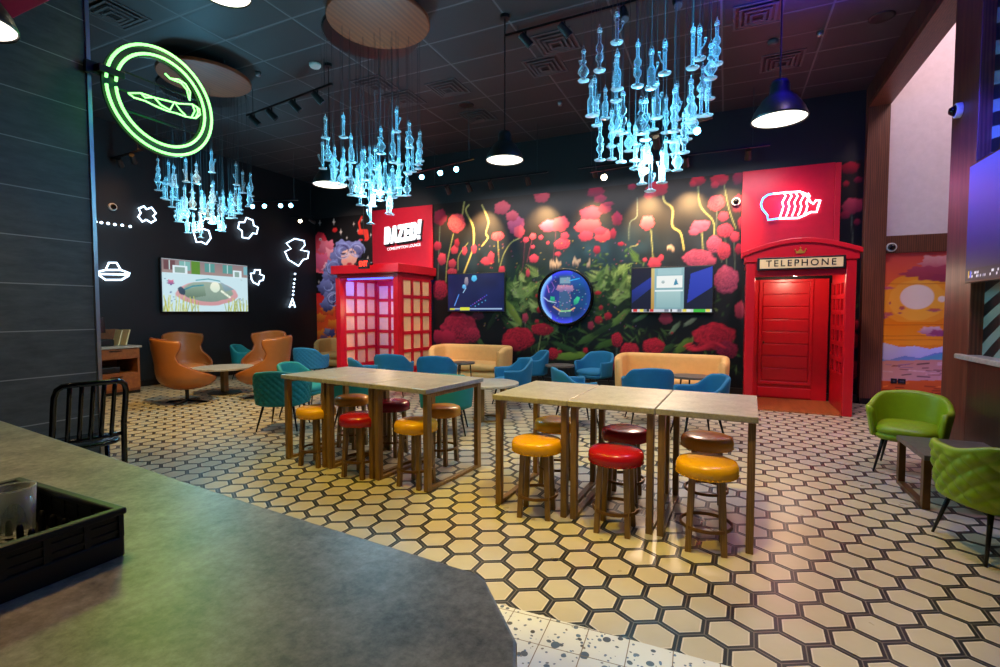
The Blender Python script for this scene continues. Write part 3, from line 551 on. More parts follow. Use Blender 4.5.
def kiosk_shell(root, X0, X1, Y0, Y1, zop):
    t = .13
    MB().b2((X0, Y0, 0), (X0 + t, Y0 + t, 2.3)).build('corner_post', 'red', root, bevel=.012)
    MB().b2((X1 - t, Y0, 0), (X1, Y0 + t, 2.3)).build('corner_post', 'red', root, bevel=.012)
    MB().b2((X0 + t, Y0 + .01, zop), (X1 - t, Y0 + t, 2.32)).build('header', 'red', root, bevel=.006)
    MB().b2((X0 + .02, Y0 + .03, 2.28), (X1 - .02, Y1, 2.4)).build('roof', 'red_dark', root, bevel=.01)
def side_panel(root, X, Y0, Y1, z0, z1, nx, nz, mat_pane, s):
    fr, gl = MB(), MB(); lattice(fr, gl, Y0, Y1, z0, z1, nx, nz, lambda u, n, z: (X + n, u, z), .07, .07)
    MB().b2((X - .03, Y0 - .02, z1), (X + .03, Y1 + .02, 2.3)).build('side_header', 'red', root, bevel=.006)
    p = MB().b2((X - .03, Y0 - .02, 0), (X + .03, Y1 + .02, z0)); p.b2((X - .034, Y0 + .1, .12), (X + .034, Y1 - .1, z0 - .12))
    p.build('side_wall', 'red', root, bevel=.006); fr.build('glazing_bars', 'red', root); g = gl.build('pane', mat_pane, root); return g
FY = 8.65
# --- telephone kiosk
X0, X1 = .27, 1.70
t = thing('telephone_kiosk', 'red telephone kiosk with arched top, panelled door and wooden plank floor', 'kiosk', (0, 0, 0))
kiosk_shell(t, X0, X1, FY, MY - .02, 2.08)
side_panel(t, X1 - .06, FY + .18, MY - .2, .55, 2.02, 3, 6, 'red_glass', 1); side_panel(t, X0 + .06, FY + .18, MY - .2, .55, 2.02, 3, 6, 'red_glass', -1)
cap = [(X0 - .03, 2.30), (X1 + .03, 2.30), (X1 + .03, 2.46)] + [(X1 + .03 - (X1 - X0 + .06) * i / 16, 2.46 + .17 * math.sin(PI * i / 16)) for i in range(1, 16)] + [(X0 - .03, 2.46)]
MB().prism(cap, (0, FY - .02, 0), (1, 0, 0), (0, 0, 1), (0, .35, 0)).build('arched_pediment', 'red', t, bevel=.01)
rim = [(X1 + .06 - (X1 - X0 + .12) * i / 20, 2.46 + .18 * math.sin(PI * i / 20)) for i in range(21)]
mb = MB(); mb.prism(rim + [(a, b - .07) for a, b in rim[::-1]], (0, FY - .05, 0), (1, 0, 0), (0, 0, 1), (0, .36, 0)); mb.build('cornice', 'red', t, bevel=.006)
sg = MB().b2((.42, FY - .05, 2.17), (1.56, FY - .02, 2.36)).build('sign_frame', 'black_plastic', t, bevel=.004)
MB().b2((.455, FY - .056, 2.195), (1.525, FY - .049, 2.335)).build('sign_plate', 'paper', sg)
tx = text_mesh('lettering', 'TELEPHONE', .135, 'ink', sg, .002, 1.32, .001, xscale=1.0); tx.location = (.99, FY - .06, 2.265)
cr = MB(); cx, cz = .99, 2.44
cr.prism([(-.055, 0), (.055, 0), (.07, .05), (.035, .028), (0, .075), (-.035, .028), (-.07, .05)], (cx, FY - .022, cz - .03), (1, 0, 0), (0, 0, 1), (0, -.012, 0))
for a in (-.07, 0, .07): cr.lathe([(0, -.012), (.01, -.006), (.012, 0), (.01, .006), (0, .012)], 8, (cx + a, FY - .03, cz + (.055 if a == 0 else .028)))
cr.build('crown_emblem', 'gold', t)
dr = MB().b2((X0 + .12, MY - .15, 0), (X1 - .12, MY - .06, 2.1)).build('door', 'red', t, bevel=.006)
pn = MB(); dx0, dx1 = .53, 1.35
for j in range(8): z = .34 + j * .215; pn.b2((dx0 + .06, MY - .172, z), (dx1 - .06, MY - .14, z + .2))
pn.build('panel_slats', 'red', dr, bevel=.006)
fr = MB(); fr.b2((dx0, MY - .185, .3), (dx0 + .05, MY - .14, 2.09)); fr.b2((dx1 - .05, MY - .185, .3), (dx1, MY - .14, 2.09)); fr.b2((dx0, MY - .186, 2.05), (dx1, MY - .14, 2.1)); fr.b2((dx0, MY - .186, .26), (dx1, MY - .14, .31)); fr.b2((dx0, MY - .18, .04), (dx1, MY - .14, .2)); fr.build('door_frame', 'red', dr, bevel=.005)
MB().lathe([(0, -.02), (.014, -.015), (.018, 0), (.014, .015), (0, .02)], 10, (dx0 + .08, MY - .2, 1.0)).build('door_knob', 'bronze', dr, smooth=True)
fl = MB().b2((X0 + .13, FY + .02, 0), (X1 - .1, MY - .15, .012)).build('plank_floor', 'booth_floor', t)
MB().lathe([(.05, 0), (.05, -.015), (.035, -.02), (0, -.02)], 14, (.98, FY + .35, 2.28)).build('downlight', 'lamp_warm', t)
MB().b2((.3, MY - .06, 2.4), (1.0, MY - .02, 2.405)).build('roof_flashing', 'red_dark', t)
# --- glazed kiosk
X0, X1 = -8.03, -6.32
t = thing('red_kiosk', 'red kiosk with cream glazed lattice walls below the white lettered panel', 'kiosk', (0, 0, 0))
kiosk_shell(t, X0, X1, FY, MY - .02, 2.3)
side_panel(t, X1 - .06, FY + .2, MY - .14, .28, 2.26, 3, 5, 'cream_glass', 1); side_panel(t, X0 + .06, FY + .2, MY - .14, .28, 2.26, 3, 5, 'cream_glass', -1)
mb = MB().b2((X0 - .07, FY - .07, 2.37), (X1 + .06, FY + .1, 2.56)); mb.b2((X0 - .07, FY + .1, 2.37), (X0 + .1, MY - .02, 2.56)); mb.b2((X1 - .1, FY + .1, 2.37), (X1 + .06, MY - .02, 2.56)); mb.build('cornice', 'red', t, bevel=.012)
fr, gl = MB(), MB(); lattice(fr, gl, X0 + .14, X1 - .5, .28, 2.2, 3, 5, lambda u, n, z: (u, MY - .12 + n, z), .075, .06)
fr.b2((X0 + .12, MY - .15, 0), (X1 - .12, MY - .09, .28)); fr.b2((X1 - .5, MY - .15, 0), (X1 - .12, MY - .09, 2.3)); fr.b2((X0 + .12, MY - .15, 2.2), (X1 - .12, MY - .09, 2.3))
dd = fr.build('door', 'red', t); gl.build('pane', 'cream_glass', dd)
MB().b2((X0 + .2, FY + .16, 2.255), (X1 - .2, FY + .2, 2.275)).build('led_strip', 'led_blue', t)
# --- painted panels above the kiosks
o = thing('lettered_sign', 'red wall panel with white block lettering above the glazed kiosk', 'sign', (-7.22, MY - .02, 3.3))
MB().b2((-.88, -.04, -.73), (.88, 0, .75)).build('panel', 'red_panel', o, bevel=.006)
LET = [([(0, 0), (.12, 0), (.17, .06), (.17, .36), (.12, .42), (0, .42)], [(.075, .12, .097, .3)]), ([(0, 0), (.06, 0), (.075, .07), (.115, .07), (.13, 0), (.19, 0), (.135, .42), (.055, .42)], [(.085, .16, .105, .27)]),
       ([(0, 0), (.17, 0), (.17, .1), (.085, .1), (.17, .33), (.17, .42), (0, .42), (0, .32), (.085, .32), (0, .09)], []), ([(0, 0), (.16, 0), (.16, .42), (0, .42)], [(.08, .105, .162, .15), (.08, .27, .162, .315)]), ([(0, 0), (.12, 0), (.17, .06), (.17, .36), (.12, .42), (0, .42)], [(.075, .12, .097, .3)]), ([(0, 0), (.07, 0), (.07, .09), (0, .09)], []), ([(.005, .12), (.065, .12), (.09, .46), (0, .46)], [])]
cur, sk = -.5, lambda a, b: (a + b * .06, b + a * .07)
for k, (pl, holes) in enumerate(LET):
    nm = 'lettering' if k < 6 else 'exclamation_bar'
    P2 = [sk(cur + a, b) for a, b in pl]; cx_ = sum(a for a, b in P2) / len(P2); cy_ = sum(b for a, b in P2) / len(P2)
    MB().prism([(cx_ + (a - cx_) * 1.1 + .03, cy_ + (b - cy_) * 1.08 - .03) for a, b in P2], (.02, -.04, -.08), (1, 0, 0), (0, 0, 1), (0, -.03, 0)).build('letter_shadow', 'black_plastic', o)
    l_ = MB().prism(P2, (.02, -.071, -.08), (1, 0, 0), (0, 0, 1), (0, -.03, 0)).build(nm, 'white_letter', o)
    for a, b, c, d in holes: MB().prism([sk(cur + a, b), sk(cur + c, b), sk(cur + c, d), sk(cur + a, d)], (.02, -.1, -.08), (1, 0, 0), (0, 0, 1), (0, -.004, 0)).build('letter_counter', 'black_plastic', l_)
    cur += (.195, .2, .195, .185, .2, 0)[k] if k < 6 else 0
s2 = text_mesh('small_lettering', 'CONSUMPTION LOUNGE', .1, 'white_letter', o, .002, 1.02, .0, 0, .84); s2.location = (.07, -.05, -.2); s2.rotation_euler = (PI / 2, R(-4), 0)
o = thing('loaf_neon_sign', 'red wall panel with the glowing sliced loaf tubes above the telephone kiosk', 'sign', (.97, MY - .02, 3.3))
MB().b2((-.745, -.03, -.8), (.66, 0, .76)).build('panel', 'red_panel', o, bevel=.006); MB().b2((.66, -.045, -.8), (.745, 0, .745)).build('panel_edge', 'red_panel', o, bevel=.006)
def loc(px, py, Y): p = at_y(px, py, Y); return Vector((p.x - .97, Y - (MY - .02), p.z - 3.3))
q = lambda a, b: loc(755 + a / 12.5, 180 + b / 12.5, MY - .1)
MB().tube([q(300, 480), (q(160, 500)), q(155, 440), q(90, 360), q(75, 300), q(100, 230), q(160, 185), q(230, 172)], .016, 8).build('neon_tube', 'neon_blue', o, smooth=True)
MB().tube([q(230, 172), q(400, 155), q(560, 145), q(630, 170), q(670, 230), q(690, 270), q(730, 300), q(760, 255), q(815, 255), q(790, 330), q(770, 400), q(700, 400), q(620, 440), q(540, 475), q(300, 480)], .016, 8).build('neon_tube', 'neon_pink', o, smooth=True)
for k in range(5):
    a = 330 + k * 75; m = MB().tube([q(a + 30, 165), q(a + 55, 200), q(a + 10, 280), q(a + 25, 330), q(a + 5, 400), q(a - 20, 470 - k * 10)], .013, 8); m.build('neon_tube', 'neon_pink', o, smooth=True)
# camera dome on the mural, exit sign
o = thing('exit_sign', 'small exit sign with red letters hanging in front of the violet-haired mural', 'sign', at_y(364, 264, 8.35))
MB().b2((-.14, -.02, -.1), (.14, .02, .1)).build('housing', 'black_plastic', o, bevel=.006); e = text_mesh('lettering', 'EXIT', .15, 'exit_red', o, .003, 1, .004, 0, .72); e.location = (0, -.024, 0)
for s in (-1, 1): MB().lathe([(0, -.035), (.035, -.02), (.04, .02), (.02, .04), (0, .04)], 12, (s * .19, 0, 0)).build('emergency_lamp', 'black_plastic', o, smooth=True)
MB().cone((0, 0, .1), (0, 0, CEIL - o.location.z), (.003), n=6).build('hanging_wire', 'black_metal', o)
def dome_camera(p, d, label):
    o = thing('security_camera', label, 'camera', p); d = Vector(d)
    MB().cone((0, 0, 0), d * .05, .075, .07, 20).build('mount', 'white', o, bevel=.008); m = MB().cone(d * .05, d * .09, .055, .03, 16).build('lens_dome', 'black_gloss', o, smooth=True)
dome_camera(at_y(736, 202, MY - .01), (0, -1, 0), 'white dome camera on the flower mural beside the red neon panel')
dome_camera(at_y(891, 247.5, MY - .09), (0, -1, 0), 'white dome camera on the wooden lintel over the sunset mural')
dome_camera(at_x(961, 110, RX), (-1, 0, 0), 'white dome camera high on the wooden pillar of the opening')
dome_camera(at_x(112, 207, LX), (1, 0, 0), 'cream ring-shaped dome camera high on the black arcade wall')

# ================================================================ screens
def screen(name, label, cat, fn_art, w, h, loc, rz, step=.01, back=.046):
    """flat screen facing -Y in its own frame"""
    o = thing(name, label, cat, loc, rz)
    MB().b2((-w / 2 - .02, -.05, -h / 2 - .02), (w / 2 + .02, 0, h / 2 + .02)).build('casing', 'black_plastic', o, bevel=.006)
    MB().b2((-w * .25, 0, -h * .25), (w * .25, back, h * .25)).build('wall_bracket', 'black_metal', o)
    a = Art(-w / 2, w / 2, -h / 2, h / 2, step, '#000000'); fn_art(a, w, h); a.build('display', lambda u, v: (u, -.053, v), 'screen', o); return o
def art_game(a, w, h):
    a.c[:] = lin('#131a4e'); a.c *= (.7 + .6 * a.n3[..., None])
    X = lambda p: (p - .5) * w; Z = lambda p: (p - .5) * h
    a.line([(X(.12), Z(.15)), (X(.2), Z(.45))], .02, '#5c9cff'); a.ell(X(.3), Z(.66), .05, .05, '#7ad2ff', '#3a8ad0'); a.ell(X(.34), Z(.8), .05, .1, '#b0a0a8', '#504a70'); a.ell(X(.48), Z(.88), .07, .07, '#64d8ff', '#3aa0e0')
    a.line([(X(.33), Z(.62)), (X(.28), Z(.5))], .015, '#a8d8ff')
    for i in range(9): a.ell(X(.42 + i * .035), Z(.14 + i * .035), .014, .012, rr.choice(['#7a4cff', '#c86cff', '#4c7cff']))
    for i in range(4): a.ell(X(.5 + i * .06), Z(.13 + i * .05), .014, .014, '#5cc8ff')
    a.rect(X(.03), Z(.04), X(.97), Z(.075), '#9ab4d8'); a.rect(X(.22), Z(.02), X(.4), Z(.1), '#d8dc3c'); a.rect(X(.03), Z(.03), X(.12), Z(.08), '#c8c83c')
screen('television', 'wall television showing a dark blue game scene beside the round backlit mirror', 'television', art_game, 1.42, .84, (-5.18, MY - .05, 1.97), 0)
def art_news(a, w, h):
    a.c[:] = lin('#10142c'); X = lambda p: (p - .5) * w; Z = lambda p: (p - .5) * h
    a.poly([(X(0), Z(.5)), (X(.25), Z(.8)), (X(.25), Z(.55)), (X(0), Z(.2))], '#2438a0', '#18245c'); a.poly([(X(.7), Z(.2)), (X(1), Z(.55)), (X(1), Z(1)), (X(.74), Z(.85))], '#2c40b8', '#2434a0')
    a.rect(X(.25), Z(.06), X(.3), Z(1), '#d8c47c', '#b48c3c'); a.rect(X(.29), Z(.06), X(.66), Z(1), '#8fb8c0', '#7ca4ac')
    a.rect(X(.32), Z(.1), X(.62), Z(.48), '#a8c8c8', '#8ab0b4'); a.rect(X(.3), Z(.46), X(.65), Z(.5), '#e4f0f0'); a.rect(X(.32), Z(.55), X(.64), Z(.82), '#eef2ee'); a.rect(X(.33), Z(.84), X(.63), Z(.98), '#a0c4c8')
    a.poly([(X(.53), Z(.6)), (X(.59), Z(.62)), (X(.56), Z(.76))], '#3c88a8'); a.ell(X(.4), Z(.68), .03, .03, '#c8dcdc')
    a.rect(X(0), Z(0), X(1), Z(.07), '#c8ccd4')
    for i in range(16): x = rr.uniform(0, .95); a.rect(X(x), Z(.005), X(x + .05), Z(.065), rr.choice(['#e0e4ec', '#2c4c8c', '#d02c2c', '#e8d84c', '#20242c', '#7c8494']))
    a.rect(X(.78), Z(.0), X(.92), Z(.07), '#3cb83c')
screen('television', 'wall television showing a pale doorway picture over a ticker beside the telephone kiosk', 'television', art_news, 1.46, .85, (-.97, MY - .05, 1.955), 0)
def art_garden(a, w, h):
    a.c[:] = lin('#c8e4ec'); X = lambda p: (p - .5) * w; Z = lambda p: (p - .5) * h
    a.rect(X(0), Z(.74), X(1), Z(1), '#8c7c80', '#a08c88')
    for x, c in ((.02, '#6c4c50'), (.18, '#7cb4b0'), (.46, '#5a9894'), (.68, '#5a9894'), (.95, '#7cb4c0')): a.rect(X(x), Z(.8), X(x + .12), Z(.98), c); a.rect(X(x + .055), Z(.8), X(x + .065), Z(.98), '#c0d8d8')
    a.rect(X(.31), Z(.74), X(.41), Z(1), '#5c8c34')
    for x, y in ((.11, .73), (.81, .72)): a.rect(X(x), Z(y), X(x + .16 - .05 * (x > .5)), Z(y + .16), '#dceef4'); a.rect(X(x + .02), Z(y + .02), X(x + .13 - .05 * (x > .5)), Z(y + .13), '#8ca8a0')
    a.ell(X(.5), Z(.36), w * .36, h * .24, '#d8a8ac', '#c89498', wob=.03); a.ell(X(.5), Z(.4), w * .3, h * .2, '#9cb0a0', '#7c9488', wob=.05)
    a.poly([(X(.22), Z(.42)), (X(.45), Z(.53)), (X(.47), Z(.32)), (X(.3), Z(.26)), (X(.24), Z(.3))], '#8ea894', '#607868'); a.line([(X(.22), Z(.42)), (X(.32), Z(.5)), (X(.44), Z(.53))], .03, '#3c8c9c'); a.line([(X(.36), Z(.62)), (X(.5), Z(.66)), (X(.64), Z(.63))], .025, '#4c9ca8')
    a.ell(X(.58), Z(.5), .12, .12, '#f4f4e0', '#d0e4d0', wob=.05); a.poly([(X(.64), Z(.62)), (X(.82), Z(.47)), (X(.7), Z(.42))], '#9cb4bc', '#7c98a4'); a.line([(X(.66), Z(.42)), (X(.76), Z(.3))], .05, '#e8f0dc')
    a.ell(X(.2), Z(.4), .07, .1, '#44586c', '#344454', rot=.6); a.ell(X(.09), Z(.55), .06, .05, '#e07c98', '#4c5c94', wob=.4)
    for i in range(70):
        x, y = rr.uniform(0, 1), rr.uniform(.2, .72)
        if abs(x - .5) > .36: a.ell(X(x), Z(y), .02, .01, rr.choice(['#8cb4cc', '#e8f8fc', '#6c84b0', '#a04c6c', '#d4ecf0']))
    for i in range(60):
        x = rr.choice([rr.uniform(0, .4), rr.uniform(.7, 1)]); a.line([(X(x), Z(0)), (X(x + rr.uniform(-.03, .03)), Z(rr.uniform(.1, .32)))], .016, rr.choice(['#b4b84c', '#98a844', '#ccd074']))
screen('television', 'large television showing a bright cartoon garden on the black arcade wall', 'television', art_garden, 2.04, 1.12, (LX + .06, 7.55, 2.1), PI / 2, .011, .0595)
def art_sport(a, w, h):
    t = (a.V / h + .5)[..., None]; a.c[:] = np.array(lin('#1c1626')) * (1 - t) + np.array(lin('#3c50f0')) * t; a.c *= (.5 + .6 * t)
    X = lambda p: (p - .5) * w; Z = lambda p: (p - .5) * h
    a.rect(X(0), Z(0), X(1), Z(.1), '#14122c')
    for i in range(46): x = .03 + rr.random() * .9; z = rr.choice((.02, .055)); a.rect(X(x), Z(z), X(x + .014), Z(z + .022), rr.choice(['#c0c4e0', '#8c94c0', '#e8ecff']))
    a.rect(X(.03), Z(.02), X(.045), Z(.08), '#d8b43c'); a.rect(X(.055), Z(.02), X(.065), Z(.08), '#3c5cff')
screen('television', 'big blue-lit television on the panelled wall above the stone ledge', 'television', art_sport, 1.75, 1.02, (RX - .02, 4.98, 2.33), -PI / 2, .01, .1195)
# round backlit mirror in the mural, its glow and image painted as emission
o = thing('round_mirror', 'round blue LED-backlit mirror in a black ring amid the flower mural', 'display', (-3.08, MY - .02, 1.845))
MB().lathe([(.57, 0), (.605, .01), (.605, .09), (.57, .1), (.55, .09), (.55, .0)], 64, close=True).build('ring_frame', 'black_gloss', o, smooth=True).rotation_euler = (PI / 2, 0, 0)
MB().lathe([(.545, 0), (.55, .012), (.545, .024)], 64).build('light_ring', 'led_blue', o).rotation_euler = (PI / 2, 0, 0)
a = Art(-.56, .56, -.56, .56, .01, '#0c1c5c')
t = np.clip(a.U / 1.1 + .5, 0, 1)[..., None]; a.c[:] = np.array(lin('#2a2a8c')) * (1 - t) + np.array(lin('#04508c')) * t; a.c *= (.4 + .9 * a.n3[..., None])
d = np.hypot(a.U, a.V); a.lay(np.clip((d - .42) / .12, 0, 1) * np.where(a.U < .15, .9, .25), lin('#4a4cff')); a.lay(np.clip((d - .46) / .08, 0, 1) * np.where(a.U < -.3, 1, 0), lin('#8cc8ff'))
a.rect(-.14, -.42, .12, .44, '#3c5c8c', '#33587c'); a.rect(-.12, .28, .1, .4, '#7ca0b4'); a.ell(-.09, .18, .1, .07, '#d890a8', '#5c5c98', wob=.3); a.ell(.08, .17, .1, .07, '#c890b0', '#5c5c98', wob=.3)
a.ell(-.28, -.06, .06, .07, '#2cc488', '#1c7068', wob=.3); a.ell(.24, -.08, .05, .09, '#3cd890', '#1c8078', rot=-.5, wob=.2); a.line([(-.26, -.2), (-.1, -.3), (.1, -.29), (.2, -.23)], .03, '#d8a878'); a.line([(-.1, -.3), (.12, -.29)], .02, '#5ce0a0')
a.line([(-.48, 0), (-.38, -.08), (-.2, -.12)], .02, '#b0c0e8'); a.line([(.1, .34), (.3, .38)], .02, '#3cb8ff'); a.line([(-.4, .25), (-.36, .1)], .018, '#c070c8'); a.line([(-.3, .32), (-.24, .2), (-.28, .12)], .014, '#9058c0')
for _ in range(60): an = rr.uniform(0, 6.3); q = rr.uniform(.1, .5); a.ell(q * math.cos(an), q * math.sin(an), .012, .008, rr.choice(['#e0a0b0', '#60e0c0', '#9090ff', '#ff90a0', '#d8d8ff']), a=.8)
a.build('display', lambda u, v: (u, -.03, v), 'screen', o, mask=lambda u, v: math.hypot(u, v) < .552)

# ================================================================ neon
def neon_shape(name, label, paths, mat='neon_white', r=.017, X=LX + .06):
    pts0 = [at_x(x, y, X) for p, c in paths for x, y in p]; base = sum(pts0, Vector()) / len(pts0)
    o = thing(name, label, 'neon sign', base, 0, 'white neon arcade shapes')
    for p, c in paths: MB().tube([at_x(x, y, X) - base for x, y in p], r, 8, c).build('neon_tube', mat, o, smooth=True)
    pk = MB()
    for p, c in paths[:1]:
        for x, y in p[::2]: v = at_x(x, y, X) - base; pk.cone(v, v - Vector((X - LX, 0, 0)), .008, n=6)
    pk.build('standoff', 'white', o); return o
z6 = lambda L: [(90 + a / 6.67, 180 + b / 6.67) for a, b in L]; z4 = lambda L: [(150 + a / 4.767, 130 + b / 4.767) for a, b in L]; z3 = lambda L: [(a / 3.03, 200 + b / 3.03) for a, b in L]
neon_shape('neon_asteroid', 'white neon asteroid outline high above the saucer on the black wall', [(z6([(325, 190), (360, 175), (378, 195), (410, 183), (440, 222), (420, 240), (440, 265), (408, 285), (375, 265), (350, 278), (322, 245), (338, 220)]), True)])
neon_shape('neon_asteroid', 'white neon asteroid outline between the hanging glass pipes and the blue spotlights', [(z4([(460, 418), (490, 430), (495, 455), (515, 465), (508, 495), (490, 492), (470, 517), (440, 512), (438, 480), (420, 468), (425, 440), (450, 440)]), True)])
neon_shape('neon_asteroid', 'biggest white neon asteroid, above the dotted shot and small ship', [(z4([(650, 540), (690, 518), (735, 528), (738, 550), (718, 572), (757, 580), (752, 612), (730, 618), (708, 648), (660, 618), (643, 580), (672, 566)]), True)])
neon_shape('neon_asteroid', 'smallest white neon asteroid, just beside the cartoon television', [(z3([(760, 222), (770, 222), (772, 212), (788, 212), (788, 225), (800, 230), (797, 243), (787, 245), (783, 257), (768, 250), (762, 240)]), True)])
neon_shape('neon_asteroid', 'white neon asteroid half hidden behind the tips of the hanging glass pipes', [(z4([(205, 480), (222, 535), (245, 533), (268, 545), (290, 515), (280, 480), (250, 470)]), True)])
neon_shape('neon_saucer', 'white neon flying saucer outline on the black wall', [(z3([(330, 190), (353, 190), (366, 212), (393, 222), (390, 229), (368, 242), (320, 242), (294, 224), (294, 218), (320, 212)]), True), (z3([(294, 224), (391, 226)]), False), (z3([(320, 212), (366, 212)]), False)])
neon_shape('neon_ship', 'white neon letter-A shaped ship below the dotted shot', [(z3([(877, 325), (886, 298), (894, 325), (891, 318), (881, 318)]), False)], r=.02)
def neon_dots(label, pts, line):
    base = at_x(*pts[0], LX + .05); o = thing('neon_dots', label, 'neon sign', base, 0, 'white neon arcade shapes')
    for p in pts: MB().lathe([(0, -.028), (.02, -.02), (.028, 0), (.02, .02), (0, .028)], 10, at_x(*p, LX + .05) - base).build('bulb', 'neon_white', o, smooth=True)
    a, b = at_x(*pts[0], LX + .03) - base, at_x(*pts[-1], LX + .03) - base
    MB().cone(a, b, .01, n=6).build('rail', 'bronze' if line else 'black_metal', o)
neon_dots('horizontal row of white neon dots on a rail above the saucer', z6([(38, 278), (76, 284), (121, 290), (166, 297), (215, 302), (268, 310)]), True)
neon_dots('vertical row of white neon dots between asteroid and ship', z3([(894, 224), (893, 240), (891, 253), (890, 264), (889, 276), (888, 287)]), False)
# round green sign on the end of the slate wall
GX = -4.9
def gp(x, y, dx=0.): return at_x(x, y, GX + dx)
gc = Vector((GX, 3.02, 3.525)); Rg = .478
o = thing('green_neon_sign', 'round green neon sign with a smoking roll, bracketed off the slate wall', 'neon sign', gc)
def ring(r, x): return [(x, r * math.cos(2 * PI * i / 64), r * math.sin(2 * PI * i / 64)) for i in range(64)]
def arc(r, x, a0, a1): return [(x, r * math.cos(a0 + (a1 - a0) * i / 60), r * math.sin(a0 + (a1 - a0) * i / 60)) for i in range(61)]
MB().tube(arc(Rg, .03, PI + .06, 3 * PI - .06), .0125, 8).build('outer_tube', 'neon_green_core', o, smooth=True); MB().tube(arc(Rg - .075, .03, PI + .06, 3 * PI - .06), .0125, 8).build('inner_tube', 'neon_green_core', o, smooth=True)
MB().lathe([(Rg - .1, -.02), (Rg - .1, 0), (Rg + .02, 0), (Rg + .02, -.02)], 64, close=True).build('backing_ring', 'black_plastic', o).rotation_euler = (0, PI / 2, 0)
for k in range(3): MB().b2((-.004, -Rg + .09, -.2 + k * .17), (.004, Rg - .09, -.185 + k * .17)).build('support_bar', 'black_metal', o)
MB().b2((-.03, -Rg - .06, .06), (.05, -Rg + .14, .12)).build('bracket', 'black_metal', o, bevel=.004); MB().b2((-.06, -Rg - .12, .04), (-.02, -Rg + .1, .14)).build('wall_plate', 'black_metal', o)
g4 = lambda L: [gp(80 + a / 4.447, 20 + b / 4.447, .035) - gc for a, b in L]
for L in ([(215, 325), (270, 325), (330, 345), (400, 362), (440, 372), (500, 375), (530, 395), (535, 420), (515, 437), (470, 430), (430, 415), (390, 405), (340, 385), (290, 360), (240, 345), (215, 325)], [(270, 325), (290, 345), (330, 345), (360, 378), (400, 400), (420, 365), (445, 400), (470, 425)], [(500, 375), (510, 405), (495, 435)], [(520, 385), (525, 412), (512, 437)], [(378, 238), (400, 260), (440, 265), (470, 285), (490, 320), (488, 358)], [(400, 260), (450, 280), (475, 310), (486, 355)]):
    MB().tube(g4(L), .008, 6).build('neon_tube', 'neon_green_core', o, smooth=True)
# ================================================================ high tables and stools
def high_table(loc, rz, label, w=.63, d=.89, h=.89, shelf=False):
    o = thing('high_table', label, 'table', loc, rz, 'high tables pushed together in two rows')
    MB().b2((-w / 2, -d / 2, h - .042), (w / 2, d / 2, h)).build('tabletop', 'tabletop', o, bevel=.006)
    for sx in (-1, 1):
        for sy in (-1, 1): MB().box((sx * (w / 2 - .035), sy * (d / 2 - .06), (h - .05) / 2), (.045, .06, h - .05)).build('leg', 'brass', o, bevel=.003)
        MB().b2((sx * (w / 2 - .035) - .022, -d / 2 + .06, 0), (sx * (w / 2 - .035) + .022, d / 2 - .06, .03)).build('floor_bar', 'brass', o, bevel=.003)
        MB().b2((sx * (w / 2 - .035) - .014, -d / 2 + .06, h - .08), (sx * (w / 2 - .035) + .014, d / 2 - .06, h - .05)).build('top_bar', 'brass', o)
    return o
def stool(loc, rz, mat, label, h=.585, r=.19):
    o = thing('bar_stool', label, 'stool', loc, rz, 'round vinyl stools at the high tables')
    pr = [(r * .9, h - .1), (r * .985, h - .094), (r, h - .075), (r * 1.02, h - .055), (r * 1.0, h - .03), (r * .95, h - .012), (r * .82, h - .002), (r * .5, h + .006), (.001, h + .008)]
    MB().lathe(pr, 40).build('seat', mat, o, smooth=True)
    st = MB()
    for i in range(40): a = 2 * PI * i / 40; st.add(*ball((r * math.cos(a), r * math.sin(a), h - .088), .006))
    st.build('stud_trim', mat, o, smooth=True)
    for k in range(4):
        a = PI / 4 + k * PI / 2; top = Vector((math.cos(a) * r * .66, math.sin(a) * r * .66, h - .1)); bot = Vector((math.cos(a) * r * .8, math.sin(a) * r * .8, 0))
        leg_bar(top, bot, .038).build('leg', 'brass', o, bevel=.003)
    MB().lathe([(r * .86, .15), (r * .86, .172), (r * .8, .172), (r * .8, .15)], 40, close=True).build('foot_ring', 'bronze', o, bevel=.002)
    return o
def ball(c, r):
    vs = [(c[0] + x * r, c[1] + y * r, c[2] + z * r) for x, y, z in ((1, 0, 0), (0, 1, 0), (-1, 0, 0), (0, -1, 0), (0, 0, 1), (0, 0, -1))]
    return vs, [(0, 1, 4), (1, 2, 4), (2, 3, 4), (3, 0, 4), (1, 0, 5), (2, 1, 5), (3, 2, 5), (0, 3, 5)]
def leg_bar(a, b, w, w2=None):
    m = MB(); w2 = w2 or w; vs = [(p.x + x * q / 2, p.y + y * q / 2, p.z) for p, q in ((a, w), (b, w2)) for x, y in ((-1, -1), (1, -1), (1, 1), (-1, 1))]
    return m.add(vs, [(0, 1, 2, 3), (7, 6, 5, 4), (0, 4, 5, 1), (1, 5, 6, 2), (2, 6, 7, 3), (3, 7, 4, 0)])
TR, TL = (-.72, 3.92), (-3.19, 4.045); AR, AL = R(-2.2), R(-6.5)
def along(c, a, u, v): return (c[0] + u * math.cos(a) - v * math.sin(a), c[1] + u * math.sin(a) + v * math.cos(a), 0)
for (c, a, where, step) in ((TR, AR, 'in the row nearer the telephone kiosk', .625), (TL, AL, 'in the row nearer the arcade wall', .648)):
    for i, nm in enumerate(('concrete-topped high table, arcade-side one', 'concrete-topped high table, middle one', 'concrete-topped high table, kiosk-side one')):
        high_table(along(c, a, (i - 1) * step, 0), a, nm + ' ' + where, w=step - .006)
